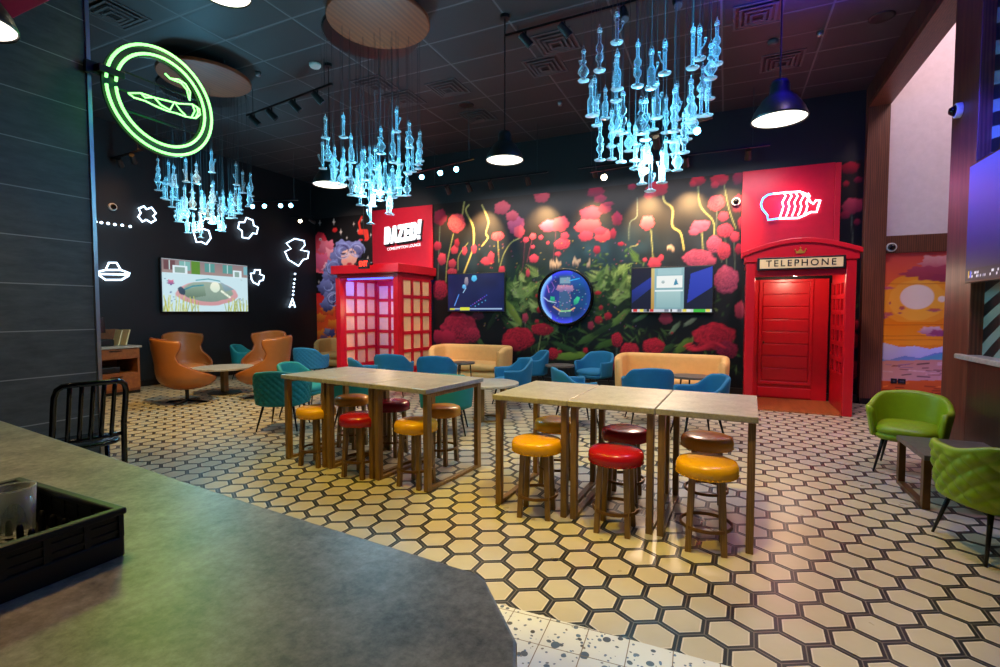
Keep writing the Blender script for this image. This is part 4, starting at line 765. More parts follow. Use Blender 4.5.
for (x, y, m, l) in ((537, 437, 'yellow', 'yellow round stool beside the crimson stool, bar side of the table row by the kiosk'), (616, 447, 'crimson', 'crimson round stool in the middle, bar side of the table row by the kiosk'), (707, 458, 'yellow', 'yellow-orange round stool on the bar side, nearest the end by the telephone kiosk'),
                     (556, 418, 'yellow', 'yellow round stool on the mural side of the table row by the kiosk'), (625, 427, 'crimson', 'red round stool with pale sheen on the mural side, middle of its row'), (707, 434, 'amber', 'amber round stool on the mural side, directly behind the yellow-orange one'),
                     (316, 406, 'yellow', 'yellow round stool at the end of the table row by the teal chairs'), (360, 413, 'crimson', 'red round stool between two yellow ones, bar side of the arcade-side row'), (416, 419, 'yellow', 'bright yellow stool at the open end of the arcade-side table row'),
                     (352, 395, 'amber', 'orange stool on the mural side, behind the red stool of the arcade-side row'), (392, 400, 'maroon', 'maroon round stool on the mural side of the arcade-side table row'), (442, 405, 'amber', 'orange stool behind the bright yellow one at the open end of the row')):
    q_ = at_z(x, y, .59); stool((q_.x, q_.y, 0), rr.uniform(-.15, .15), m, l)

# ================================================================ upholstered seats
def wrap(W, D, ex, a0, a1, n=64, lead=0.):
    pts = [(W * math.copysign(abs(math.cos(a)) ** ex, math.cos(a)), D * math.copysign(abs(math.sin(a)) ** ex, math.sin(a)), a) for a in [R(a0 + (a1 - a0) * i / (n - 1)) for i in range(n)]]
    return [(x, y) for x, y, a in pts], [abs(math.degrees(a) + 90) for x, y, a in pts]
def tub_chair(name, mat, label, loc, rz, W=.3, D=.28, hb=.79, ha=.62, z0=.34, quilt=0., seat_z=.46, group='tub chairs around the low tables', leg='black_metal', flare=.09, cell=.085, lip=0.):
    o = thing(name, label, 'chair', loc, rz, group)
    path, dl = wrap(W, D, .8, 34, -214, 150 if quilt else 72)
    zt = [hb - .02 * smooth01(0, 40, d) - (hb - .02 - ha) * smooth01(36, 86, d) - lip * smooth01(90, 122, d) for d in dl]
    MB().shell(path, zt, z0, .055, flare, quilt, cell).build('backrest', mat, o, smooth=True)
    MB().cushion(W - .02, D - .0, seat_z - .1, seat_z, .62, (0, .0), .018).build('seat', mat, o, smooth=True)
    MB().cushion(W - .01, D - .005, z0 - .02, z0 + .05, .68, (0, 0), 0).build('seat_base', mat, o, smooth=True)
    for sx in (-1, 1):
        for sy in (-1, 1): MB().cone((sx * W * .62, sy * D * .62, z0), (sx * W * .86, sy * D * .88, 0), .017, .009, 10).build('leg', leg, o, smooth=True)
    return o
def sofa(mat, label, loc, rz, W=.95, D=.36, hb=.8, ha=.72):
    o = thing('loveseat', label, 'sofa', loc, rz, 'mustard loveseats along the mural walls')
    path, dl = wrap(W, D, .34, 30, -210, 110)
    zt = [hb - (hb - ha) * smooth01(86, 118, d) for d in dl]
    MB().shell(path, zt, .1, .13, .04).build('backrest', mat, o, smooth=True)
    MB().cushion(W - .06, D - .0, .3, .45, .3, (0, .03), .02, 72).build('seat', mat, o, smooth=True)
    MB().cushion(W - .05, D - .02, .08, .3, .3, (0, .01), 0, 72).build('base', mat, o, smooth=True)
    for sx in (-1, 1):
        for sy in (-1, 1): MB().cone((sx * W * .8, sy * D * .75, .1), (sx * W * .8, sy * D * .75, 0), .02, .016, 10).build('leg', 'black_metal', o)
    return o
def egg_chair(label, loc, rz):
    o = thing('egg_chair', label, 'armchair', loc, rz, 'cognac leather egg chairs around the low round table')
    vv = [0, .06, .14, .22, .32, .43, .55, .7, .84, .94, 1]; rad = [.1, .25, .345, .39, .40, .395, .385, .38, .375, .37, .36]; op = [180, 180, 180, 146, 118, 92, 68, 64, 76, 82, 80]
    def P(u, v):
        r = interp(vv, rad, v); a = R(interp(vv, op, v)) * (2 * u - 1) - PI / 2
        z = .27 + .82 * v - .05 * (abs(2 * u - 1) ** 3) * (1 if v > .9 else 0) * 0; lean = -.16 * max(0, v - .2) ** 1.3; fr = max(0, math.cos(a + PI / 2 - PI))
        y = r * math.sin(a) * 1.02 + lean + (.06 * math.sin(a) if math.sin(a) > 0 and v < .35 else 0)
        return (r * math.cos(a) * 1.04, y, z + .05 * smooth01(.7, 1, v) * math.cos((2 * u - 1) * PI / 2) ** 2 - .03)
    MB().grid(P, 41, 26).build('shell', 'cognac', o, smooth=True, solid=.04, sub=1)
    for s in (0, 1): MB().tube([P(s, .16 + .84 * i / 30) for i in range(31)], .011, 6).build('edge_piping', 'cognac_dark', o, smooth=True)
    MB().tube([P(i / 30, 1) for i in range(31)], .011, 6).build('edge_piping', 'cognac_dark', o, smooth=True)
    MB().cushion(.3, .3, .34, .45, .85, (0, .05), .025).build('seat_cushion', 'cognac', o, smooth=True)
    MB().cone((0, 0, .04), (0, 0, .27), .028, .03, 14).build('post', 'black_metal', o)
    for k in range(4):
        a = PI / 4 + k * PI / 2; MB().prism([(0, .02), (0, .06), (.3, .03), (.34, .012), (.34, 0), (.3, 0)], (-math.sin(a) * -.02, math.cos(a) * -.02, 0), (math.cos(a), math.sin(a), 0), (0, 0, 1), (-math.sin(a) * .04, math.cos(a) * .04, 0)).build('foot', 'black_metal', o, bevel=.004)
    return o
def round_table(label, loc, r, h, style, rz=0, oval=1., mat='tabletop'):
    o = thing('low_table', label, 'table', loc, rz, 'low drinks tables between the seats')
    tp = MB().lathe([(r - .006, h - .035), (r, h - .03), (r, h - .004), (r - .004, h), (0, h)], 56).build('tabletop', mat, o); tp.scale = (oval, 1, 1)
    if style == 'pedestal':
        MB().box((0, 0, (h - .035) / 2), (.1, .1, h - .035)).build('pedestal', 'brass', o, bevel=.004); MB().lathe([(r * .55, 0), (r * .55, .012), (.07, .03)], 36).build('base_plate', 'black_metal', o)
    elif style == 'block':
        for a in range(3): MB().box((math.cos(a * 2.1 + .5) * r * .5, math.sin(a * 2.1 + .5) * r * .5, (h - .035) / 2), (.07, .07, h - .035), a * 2.1).build('leg', 'brass', o, bevel=.003)
        MB().lathe([(r * .5, .0), (r * .5, .02), (r * .42, .02), (r * .42, 0)], 36, close=True).build('base_ring', 'brass', o)
    else:
        for k in range(3): a = k * 2.094 + .4; MB().cone((math.cos(a) * r * .6 * oval, math.sin(a) * r * .6, h - .035), (math.cos(a) * r * .78 * oval, math.sin(a) * r * .78, 0), .013, .01, 8).build('leg', 'black_metal', o)
    return o
def fl(x, y): p = at_z(x, y, 0); return (p.x, p.y, 0)
def dep(x, d): r = (x - CX) / F; return (d * (FW.x / math.cos(PITCH) + RT.x * r), d * (FW.y / math.cos(PITCH) + RT.y * r), 0)   # point on the floor in photo column x at a given depth
def face(loc, to): return math.atan2(to[1] - loc[1], to[0] - loc[0]) - PI / 2
# egg chairs
tb = fl(223, 392); tb = dep(223, 9.3)
round_table('pale round low table on a square post between the leather egg chairs', tb, .52, .5, 'pedestal')
for (x, d, l, tw) in ((185, 8.35, 'cognac leather egg chair showing its back, in front, facing the round table', -.65), (187, 10.1, 'cognac leather egg chair behind the other one, against the cartoon screen side', 0.), (262, 8.85, 'cognac leather egg chair with its tall back to the teal chairs', .45), (263, 10.6, 'cognac leather egg chair mostly hidden behind the tall-backed one', 0.)):
    p = dep(x, d); egg_chair(l, p, face(p, tb) + tw)
# teal and blue chairs
def tub(x, d, to, mat, label, quilt=0., **k):
    p = dep(x, d); q = to if isinstance(to, (int, float)) else face(p, to); return tub_chair('tub_chair', mat, label, p, q, quilt=quilt, **k)
p = dep(322, 8.25); round_table('small pale table tucked between the teal chairs by the yellow loveseat', p, .3, .5, 'wire')
tub(282, 6.55, p, 'teal', 'teal quilted tub chair standing at the end of the high table row', .014)
tub(303, 7.35, R(-75), 'teal', 'teal tub chair just behind the quilted one, arms open to the tables')
tub(247, 11.4, R(-60), 'teal', 'teal chair half hidden behind the tall-backed leather egg chair')
tub(311, 10.6, R(10), 'blue', 'blue quilted chair with its back to us in front of the loveseat by the kiosk', .014)
sofa('mustard', 'mustard loveseat in the corner beside the glazed red kiosk', (-9.15, 10.35, 0), PI, W=.9)
tub(358, 6.7, R(20), 'teal', 'teal chair half hidden behind the arcade-side table row, by the orange stool')
tub(446, 6.3, R(25), 'teal', 'teal chair half hidden behind the arcade-side table row, at its open end')
tub(369, 8.2, R(-40), 'blue', 'blue chair with a sloping arm in front of the glazed red kiosk')
tub(394, 9.1, R(15), 'blue', 'blue chair with its back to us, beside the glazed lattice')
tub(437, 8.6, R(20), 'blue', 'blue chair with its back to us before the loveseat under the game television', hb=.8)
sofa('mustard', 'mustard loveseat under the dark blue game television', (-5.05, 9.5, 0), PI, W=.82)
round_table('small dark round table on thin legs in front of the game-television loveseat', dep(463, 9.2), .22, .6, 'wire', mat='dark_top')
p2_ = dep(488, 7.05); round_table('pale round table on wooden legs at the open end of the high tables', p2_, .44, .53, 'block')
tub(511, 8.0, R(130), 'blue', 'blue tub chair turned aside, just behind the pale round table')
p3_ = dep(560, 9.2); round_table('small round table between two blue chairs under the round backlit mirror', p3_, .27, .55, 'wire', mat='dark_top')
tub(531, 9.6, R(125), 'blue', 'blue tub chair at the mural, on the loveseat side of the small round table')
tub(594, 9.2, R(160), 'blue', 'blue tub chair at the mural, showing seat and arm beside the small round table')
tub(577, 6.7, R(-60), 'blue', 'blue chair peeking over the high tables, near the pale round table')
tub(648, 6.9, R(20), 'blue', 'tall blue chair with its back to us before the largest loveseat')
tub(699, 5.95, R(112), 'blue', 'blue-green chair tucked behind the high tables by the telephone kiosk')
so = sofa('mustard', 'largest mustard loveseat, before the big bloom beside the telephone kiosk', (-.84, 8.8, 0), PI, W=.82, hb=.8, ha=.74)
round_table('oval dark table on thin legs in front of the largest loveseat', dep(693, 7.55), .26, .56, 'wire', R(0), 1.3, 'dark_top')
# green chairs and the sled-legged table by the panelled wall
lt = [at_z(895, 436, .45), at_z(927, 460, .45), at_z(994, 451, .45), at_z(951, 438, .45)]
gx, gy = 1.62, 3.98
gt = thing('low_table', 'stone-topped low table on sled legs between the two green chairs', 'table', (1.72, 5.17, 0), R(0), 'low drinks tables between the seats')
MB().b2((-.3, -.35, .39), (.3, .35, .43)).build('tabletop', 'dark_top', gt, bevel=.005)
for s in (-1, 1):
    for y in (-.3, .3): MB().box((s * .27, y, .195), (.05, .06, .39)).build('leg', 'bronze', gt, bevel=.003)
    MB().box((s * .27, 0, .018), (.05, .54, .036)).build('floor_bar', 'bronze', gt, bevel=.003)
tub_chair('tub_chair', 'green', 'olive green leather chair facing us in front of the sunset mural', (1.62, 5.95, 0), R(160), W=.265, D=.27, hb=.75, ha=.62, seat_z=.46, group='green leather chairs by the panelled wall', flare=.16)
tub_chair('tub_chair', 'green', 'olive green quilted chair seen from behind, cut off at the picture edge', (1.63, 4.18, 0), R(13), W=.27, D=.28, hb=.76, ha=.68, z0=.33, quilt=.024, cell=.115, seat_z=.46, group='green leather chairs by the panelled wall', flare=.12)

# ================================================================ cabinet by the arcade wall
cb = thing('service_cabinet', 'low wooden service cabinet with an open shelf against the black wall', 'cabinet', (LX + .42, 5.27, 0), 0)
cw, cd, ch = .8, .75, .86
bx = MB(); bx.b2((-.38, -.42, .06), (.33, -.38, ch)); bx.b2((-.38, .38, .06), (.33, .42, ch)); bx.b2((-.38, -.38, .06), (-.34, .38, ch)); bx.b2((-.34, -.38, .06), (.33, .38, .1)); bx.b2((-.34, -.38, .36), (.33, .38, .4)); bx.b2((-.34, -.38, .66), (.33, .38, .7)); bx.build('carcass', 'cabinet', cb, bevel=.003)
MB().b2((-.36, -.43, 0), (.3, .43, .06)).build('plinth', 'black_plastic', cb)
MB().b2((-.4, -.45, ch), (.36, .45, ch + .04)).build('worktop', 'tabletop', cb, bevel=.004)
MB().b2((-.4, -.45, ch + .04), (-.37, .45, ch + .34)).build('back_board', 'cabinet', cb, bevel=.003)
dw = MB().b2((.33, -.4, .67), (.35, .4, .845)).build('drawer', 'cabinet', cb, bevel=.003); MB().b2((.35, -.1, .81), (.365, .1, .825)).build('handle', 'black_metal', dw)
dw = MB().b2((.33, -.4, .1), (.35, .4, .37)).build('drawer', 'cabinet', cb, bevel=.003); MB().b2((.35, -.1, .33), (.365, .1, .345)).build('handle', 'black_metal', dw)
cx0, cy0 = LX + .42, 5.27
tag(MB().box((cx0 - .1, cy0 - .02, ch + .1), (.3, .34, .12)).build('storage_box', 'black_plastic', bevel=.02), 'black box lying on the wooden service cabinet', 'box')
tag(MB().box((cx0 + .05, cy0 - .1, .461), (.34, .5, .12)).build('storage_box', 'black_plastic', bevel=.02), 'black box on the open shelf of the service cabinet', 'box')
for k, (dy, l) in enumerate(((.2, 'cream menu board leaning on the service cabinet, the one by the black box'), (.33, 'cream menu board leaning on the service cabinet, the outer one'))):
    b = MB().box((0, 0, .15), (.2, .024, .3), 0, rx=R(-14)).build('menu_board', 'paper', bevel=.004); b.location = (cx0 + .05, cy0 + dy, ch + .042); tag(b, l, 'menu')
o = thing('order_terminal', 'dark order terminal screen standing over the service cabinet beside the slate wall', 'monitor', (cx0 + .22, cy0 - .3, ch + .041))
MB().cone((0, 0, 0), (0, 0, .25), .02, n=10).build('stand', 'black_metal', o); MB().b2((-.1, -.08, 0), (.1, .08, .012)).build('stand_base', 'black_metal', o); MB().box((0, 0, .4), (.03, .42, .3), ry=R(-8)).build('screen_panel', 'black_gloss', o, bevel=.006)

# ================================================================ bar counter, chair, rack, glass
def pz(x, y, z): p = at_z(x, y, z); return (p.x, p.y)
edge = [(-4.97, 1.29), pz(0, 420, 1.05), pz(250, 502.5, 1.05), pz(478, 573, 1.05), pz(486, 580, 1.05), pz(517, 640, 1.05), pz(517, 667, 1.05), (-.24, -.3), (-4.97, -.3)]
bc = thing('bar_counter', 'stone bar counter with a cut corner in front of us', 'counter', (-2.2, .5, 0))
poly = [(a + 2.2, b - .5) for a, b in edge]
MB().prism(poly, (0, 0, .99), (1, 0, 0), (0, 1, 0), (0, 0, .06)).build('worktop', 'counter', bc, bevel=.006)
cen = (-.2, -.2); inner = [(cen[0] + (a - cen[0]) * .93, cen[1] + (b - cen[1]) * .8) for a, b in poly]
MB().prism(inner, (0, 0, 0), (1, 0, 0), (0, 1, 0), (0, 0, .99)).build('bar_front', 'dark_wood', bc, bevel=.004)
# black slat-back stool chair
cp = dep(76, 3.28); ch_ = thing('counter_chair', 'black metal slat-backed counter chair between the bar and the slate wall', 'chair', cp, face(cp, (0, 0)) + PI + .2)
def back_pt(u, z): return (u * .18, -.2 - .13 * (z - .7) / .4 - .03 * (1 - u * u), z)
fr = MB(); path = [(-.19, -.17, 0), (-.19, -.19, .68), back_pt(-1, .8), back_pt(-1, .95), back_pt(-.99, 1.03), back_pt(-.93, 1.075), back_pt(-.8, 1.095)] + [back_pt(-.8 + 1.6 * i / 8, 1.1) for i in range(1, 8)] + [back_pt(.8, 1.095), back_pt(.93, 1.075), back_pt(.99, 1.03), back_pt(1, .95), back_pt(1, .8), (.19, -.19, .68), (.19, -.17, 0)]
fr.tube(path, .017, 10).build('back_frame', 'black_gloss', ch_, smooth=True)
for k in range(5):
    u = -.62 + k * .31; m = MB()
    m.tube([back_pt(u, z) for z in (.72, .82, .92, 1.02, 1.1)], .0125, 6).build('back_slat', 'black_gloss', ch_, smooth=True)
MB().tube([back_pt(-1, .735), back_pt(-.3, .73), back_pt(.3, .73), back_pt(1, .735)], .013, 8).build('back_rail', 'black_gloss', ch_, smooth=True)
MB().cushion(.2, .2, .66, .69, .6, (0, 0), -.008).build('seat', 'black_gloss', ch_, smooth=True)
for sx in (-1, 1): MB().tube([(sx * .18, .17, .67), (sx * .19, .19, .3), (sx * .195, .2, 0)], .016, 8).build('leg', 'black_gloss', ch_, smooth=True)
for z, y in ((.25, .19), (.32, -.18)): MB().tube([(-.19, y, z), (.19, y, z)], .011, 8).build('stretcher', 'black_gloss', ch_, smooth=True)
for sx in (-1, 1): MB().tube([(sx * .19, -.18, .28), (sx * .19, .19, .28)], .011, 8).build('stretcher', 'black_gloss', ch_, smooth=True)
# glass rack
RH = .1
c1 = Vector(pz(124, 507, 1.05 + RH)); c2 = Vector(pz(0, 547, 1.05 + RH)); ux = (c2 - c1).normalized(); c3 = Vector(pz(37, 473, 1.05 + RH)); vy = Vector((ux.y, -ux.x))
if vy.dot(c3 - c1) < 0: vy = -vy
LU, LV = .5, min(.5, abs((c3 - c1).dot(vy)))
print('rack', c1, c2, c3, LU, LV, 'skew', (c3 - c1).dot(ux))
rk = thing('glass_rack', 'black plastic glass-washing rack on the bar counter', 'rack', (c1.x, c1.y, 1.05))
ang = math.atan2(ux.y, ux.x); rk.rotation_euler[2] = ang; sv = 1 if Vector((-math.sin(ang), math.cos(ang))).dot(vy) > 0 else -1
def rb(m, u0, v0, z0, u1, v1, z1): m.b2((u0, sv * v0, z0), (u1, sv * v1, z1))
w = .012; m = MB()
for (a, b, c, d) in ((0, 0, LU, w), (0, LV - w, LU, LV), (0, w, w, LV - w), (LU - w, w, LU, LV - w)): rb(m, a, b, 0, c, d, .042); rb(m, a - .004, b - .004, RH - .014, c + .004, d + .004, RH)
m.build('rim_and_base_band', 'black_plastic', rk, bevel=.004)
m = MB(); nseg = 8
for k in range(nseg + 1):
    u = LU * k / nseg; rb(m, max(0, u - .006), .002, .04, min(LU, u + .006), w - .002, RH - .012); rb(m, max(0, u - .006), LV - w + .002, .04, min(LU, u + .006), LV - .002, RH - .012)
    v = LV * k / nseg; rb(m, .002, max(0, v - .006), .04, w - .002, min(LV, v + .006), RH - .012); rb(m, LU - w + .002, max(0, v - .006), .04, LU - .002, min(LV, v + .006), RH - .012)
for k in range(nseg):
    u = LU * (k + .5) / nseg; v = LV * (k + .5) / nseg
    for z in (.05, .068): rb(m, u - .026, .003, z, u + .026, w - .003, z + .006); rb(m, .003, v - .026, z, w - .003, v + .026, z + .006)
rb(m, 0, .006, .04, LU, .008, RH - .012); rb(m, .006, 0, .04, .008, LV, RH - .012); rb(m, 0, LV - .008, .04, LU, LV - .006, RH - .012)
m.build('lattice_wall', 'black_plastic', rk)
m = MB(); rb(m, w, w, .006, LU - w, LV - w, .014); m.build('rack_floor', 'black_plastic', rk)
for i in range(9):
    for j in range(9): MB().lathe([(.007, .014), (.006, .05), (.004, .056), (0, .058)], 8, (LU * (i + .5) / 9, sv * LV * (j + .5) / 9, 0)).build('peg', 'black_plastic', rk, smooth=True)
gp_ = at_z(12, 488, 1.05 + .123)
g = thing('tumbler', 'clear glass tumbler standing in the black rack', 'glass', (gp_.x, gp_.y, 1.05 + .016))
MB().lathe([(.0, .008), (.026, .008), (.031, .02), (.036, .107), (.0385, .107), (.0345, .012), (.03, 0), (0, 0)], 36).build('glass_body', 'tumbler', g, smooth=True)
MB().lathe([(.0358, .0), (.0388, .0), (.0388, .003), (.0358, .003)], 36, (0, 0, .1061), close=True).build('rim', 'tumbler', g, smooth=True)
# ================================================================ ceiling fittings
def pendant(loc, r, label):
    o = thing('pendant_lamp', label, 'lamp', loc, 0, 'black dome pendant lamps')
    MB().lathe([(r, 0), (r * .99, .02), (r * .9, r * .35), (r * .62, r * .78), (r * .36, r * 1.02), (r * .34, r * 1.35), (r * .28, r * 1.5), (.03, r * 1.52)], 44, cap=False).build('dome_shade', 'black_plastic', o, smooth=True, solid=.004)
    MB().lathe([(0, .01), (r * .96, .012), (r * .96, .02), (0, .022)], 44).build('diffuser', 'shade_glow', o)
    MB().cone((0, 0, r * 1.5), (0, 0, CEIL - loc[2]), .007, n=8).build('cord', 'black_metal', o); MB().cone((0, 0, CEIL - loc[2] - .04), (0, 0, CEIL - loc[2]), .06, n=20).build('ceiling_rose', 'black_metal', o)
    spot((loc[0], loc[1], loc[2] - .02), (loc[0], loc[1], 0), 90, '#ffe2b4', 130, .9, r * .6); return o
PEND = [((.437, 5.64, 3.42), .25, 'black dome lamp hanging nearest the telephone kiosk'), ((-2.56, 5.75, 3.43), .235, 'black dome lamp hanging between the two big pipe chandeliers'), ((-5.43, 5.77, 3.43), .25, 'black dome lamp beside the middle pipe chandelier, arcade side'), ((-4.6, 3.48, 4.7), .24, 'dome lamp just under the ceiling beside the green neon sign'), ((-4.0, 1.38, 3.2), .225, 'dome lamp glowing cream above the bar beside the slate wall')]
for p in PEND: pendant(*p)
def disc(loc, r, label):
    o = thing('ceiling_disc', label, 'ceiling panel', loc, 0, 'round veneer ceiling discs')
    MB().lathe([(0, 0), (r - .01, 0), (r, .01), (r, .045), (0, .05)], 72).build('veneer_disc', 'disc', o)
    for k in range(3): a = k * 2.1; MB().cone((math.cos(a) * r * .7, math.sin(a) * r * .7, .04), (math.cos(a) * r * .7, math.sin(a) * r * .7, CEIL - loc[2]), .005, n=6).build('hanger', 'wire', o)
disc((-3.82, 4.90, 4.97), .6, 'orange-brown round veneer disc under the ceiling near the middle chandelier'); disc((-7.15, 5.05, 5.0), .62, 'tan round veneer disc under the ceiling behind the green neon sign')
# ---- chandeliers of blown-glass pipes
def pipe_mesh(L, style):
    m = MB(); r = .016
    foot = [(0, 0), (.054, 0), (.057, .006), (.04, .013), (.02, .02)]
    if style == 0: prof = foot + [(r, .03), (r, L * .8), (r + .006, L * .82), (r, L * .84), (r, L - .02), (r + .008, L - .012), (r + .006, L)]
    elif style == 1: prof = foot + [(.03, .04), (.055, .075), (.055, .1), (.028, .14), (r, .16), (r, L * .6), (.03, L * .63), (.03, L * .68), (r, L * .71), (r, L - .01), (r + .01, L)]
    elif style == 2: prof = foot + [(r, .03), (r, .07), (.036, .1), (.036, .13), (r, .16), (.034, .19), (.034, .22), (r, .25), (r, L - .02), (r + .009, L - .01), (r + .006, L)]
    else: prof = foot + [(.034, .03), (.036, .15), (.03, .17), (r, .19), (r, L - .02), (r + .01, L - .012), (r + .008, L)]
    m.lathe(prof, 14)
    a = .12 if style != 3 else .15
    m.tube([(r, 0, a - .03), (r + .02, 0, a - .01), (r + .034, 0, a + .03)], .006, 7); m.lathe([(.006, 0), (.012, .012), (.013, .03), (.011, .03)], 9, (r + .034, 0, a + .03))
    return m
PIPE = []
for L, st in ((.32, 0), (.28, 1), (.36, 2), (.3, 3), (.24, 0)):
    b = pipe_mesh(L, st).build('glass_pipe', 'glass', smooth=True); PIPE.append((b.data, L)); bpy.data.objects.remove(b)
capm = MB().lathe([(0, 0), (.019, 0), (.021, .006), (.021, .026), (.012, .034), (0, .035)], 12); capm.tube([(-.018, 0, .02), (-.014, 0, .05), (0, 0, .07), (.014, 0, .05), (.018, 0, .02)], .003, 5); b = capm.build('hanging_cap', 'glass', smooth=True); CAPM = b.data; bpy.data.objects.remove(b)
def unit_wire():
    b = MB().cone((0, 0, 0), (0, 0, 1), .0022, n=5).build('hanging_wire', 'wire'); d = b.data; bpy.data.objects.remove(b); return d
WIRE = unit_wire()
def chandelier(cx, cy, Rm, zlow, zhigh, n, label, seed):
    o = thing('pipe_chandelier', label, 'chandelier', (cx, cy, CEIL), 0, 'chandeliers of hanging glass pipes'); g = random.Random(seed)
    MB().lathe([(0, -.03), (Rm * .9, -.03), (Rm * .92, -.015), (Rm * .92, 0), (0, 0)], 48).build('ceiling_plate', 'black_metal', o)
    pts = []; k = 0
    while len(pts) < n and k < 9000:
        k += 1; q = math.sqrt(g.random()); a = g.uniform(0, 2 * PI); x, y = Rm * q * math.cos(a), Rm * q * math.sin(a)
        z = zlow + (zhigh - zlow) * (q ** 1.9) * g.uniform(.7, 1.0) + g.uniform(-.05, .45) * (1 - q * .7)
        if all((x - u) ** 2 + (y - v) ** 2 > .012 or abs(z - w) > .36 for u, v, w in pts): pts.append((x, y, z))
    for x, y, z in pts:
        me, L = g.choice(PIPE); b = bpy.data.objects.new('glass_pipe', me); COL.objects.link(b); b.parent = o; b.location = (x, y, z - CEIL); b.rotation_euler[2] = g.uniform(0, 6.28)
        for nm, d, zz, sc in (('hanging_cap', CAPM, L - .01, 1), ('hanging_wire', WIRE, L + .058, CEIL - z - L - .058)):
            c = bpy.data.objects.new(nm, d); COL.objects.link(c); c.parent = b; c.location = (0, 0, zz); c.scale = (1, 1, sc)
    return o
CH = ((-.74, 5.16, .68, 2.72, 3.82, 50, 'chandelier of blue-lit hanging glass pipes nearest the telephone kiosk', 4), (-4.32, 5.39, .68, 2.72, 3.75, 52, 'middle chandelier of blue-lit hanging glass pipes, in front of the white lettered sign', 9), (-7.95, 5.57, .70, 2.62, 3.7, 52, 'chandelier of blue-lit hanging glass pipes in front of the arcade wall', 15))
for c in CH: chandelier(*c)
# ---- track lights
def track(label, a, b, heads, drop=None):
    """rail from a to b; heads = [(t, aim vector, lens material)]"""
    a, b = Vector(a), Vector(b); o = thing('track_light', label, 'track light', a, 0, 'ceiling track lights'); d = b - a
    L = d.length; MB().box(d / 2, (L, .035, .03), math.atan2(d.y, d.x)).build('rail', 'black_metal', o)
    for t_ in (.08, .92): q = d * t_; MB().cone(q, q + Vector((0, 0, CEIL - a.z)), .005, n=6).build('hanging_wire', 'wire', o)
    out = []
    for t_, aim, lens in heads:
        q = d * t_; aim = Vector(aim).normalized(); MB().cone(q, q + Vector((0, 0, -.1)), .012, n=8).build('head_stem', 'black_metal', o)
        c = q + Vector((0, 0, -.12)); h = MB().cone(c - aim * .09, c + aim * .09, .045, .052, 16).build('lamp_head', 'black_plastic', o); MB().cone(c + aim * .088, c + aim * .093, .046, n=16).build('lens', lens, h)
        out.append(a + c + aim * .12)
    return out
track('track light with green-lit spot heads beside the round green sign', at_z(247, 116, 4.8), at_z(332, 84, 4.8), [(.1, (.4, .5, -.6), 'lamp_off'), (.32, (.4, .5, -.6), 'lamp_off'), (.6, (.4, .5, -.6), 'lamp_off'), (.85, (.4, .5, -.6), 'lamp_off')])
track('dim track light below the round green sign, against the black wall', at_z(95, 163, 4.5), at_z(142, 150, 4.5), [(.25, (-.5, .5, -.5), 'lamp_off'), (.55, (-.5, .5, -.5), 'lamp_off'), (.82, (-.5, .5, -.5), 'lamp_off')])
def to_cam(p): return EYEV - Vector(p)
def towards(p, q): return Vector(q) - Vector(p)
ta, tb_ = Vector(at_y(248, 201, 8.2)), Vector(at_y(298, 189, 8.6)); tb_.z = ta.z
lc = (-7.95, 5.57, 3.2)
track('track light with four blue lamps beside the arcade wall chandelier', ta, tb_, [(t_, towards(ta, lc), 'lamp_blue') for t_ in (.1, .34, .66, .86)])
tc = Vector(at_y(274, 217, 9.9)); td = Vector(at_y(314, 210, 10.3)); td.z = tc.z
track('track light with two warm lamps between the neon asteroids and the mural', tc, td, [(.15, to_cam(tc), 'lamp_warm'), (.65, to_cam(tc), 'lamp_warm'), (.95, (.3, 1, -.5), 'lamp_off')])
te, tf = Vector(at_y(416, 172, 8.3)), Vector(at_y(474, 158, 8.0)); tf.z = te.z
track('track light with three blue lamps behind the middle chandelier', te, tf, [(t_, towards(te, (-4.3, 5.4, 3.2)), 'lamp_blue') for t_ in (.12, .45, .72)])
tg, th = Vector(at_y(640, 138, 7.4)), Vector(at_y(712, 124, 7.0)); th.z = tg.z
track('track light with one bright blue lamp behind the chandelier by the telephone kiosk', tg, th, [(.8, to_cam(tg), 'lamp_blue'), (.25, (0, 1, -.6), 'lamp_off')])
mz = 4.25
hm = track('long track light washing the flower mural over the game television', (-6.0, 9.25, mz), (-3.2, 9.25, mz), [(.2, (0, .8, -.75), 'lamp_warm'), (.38, (0, .8, -.75), 'lamp_warm'), (.56, (0, .8, -.75), 'lamp_warm'), (.85, (0, .8, -.75), 'lamp_warm')])
hm2 = track('long track light washing the flower mural over the pale doorway screen', (-2.6, 9.25, mz), (.6, 9.25, mz), [(.1, (0, .8, -.75), 'lamp_warm'), (.38, (0, .8, -.75), 'lamp_warm'), (.6, (0, .8, -.75), 'lamp_warm'), (.9, (0, .8, -.75), 'lamp_warm')])
tw = Vector(at_y(590, 172, 8.0)); tx_ = Vector(at_y(665, 160, 7.8)); tx_.z = tw.z
track('track light with two warm lamps behind the chandelier by the telephone kiosk', tw, tx_, [(.2, to_cam(tw), 'lamp_warm'), (.75, to_cam(tw), 'lamp_warm')])
tp, tq = at_z(505, 36, 5.12), at_z(690, -14, 5.12)
track('long ceiling track light above the chandelier by the telephone kiosk', tp, tq, [(.13, (.5, .4, -.6), 'lamp_off'), (.36, (.5, .4, -.6), 'lamp_off'), (.68, (.2, -.4, -.9), 'lamp_off'), (.94, (.2, -.4, -.9), 'lamp_off')])
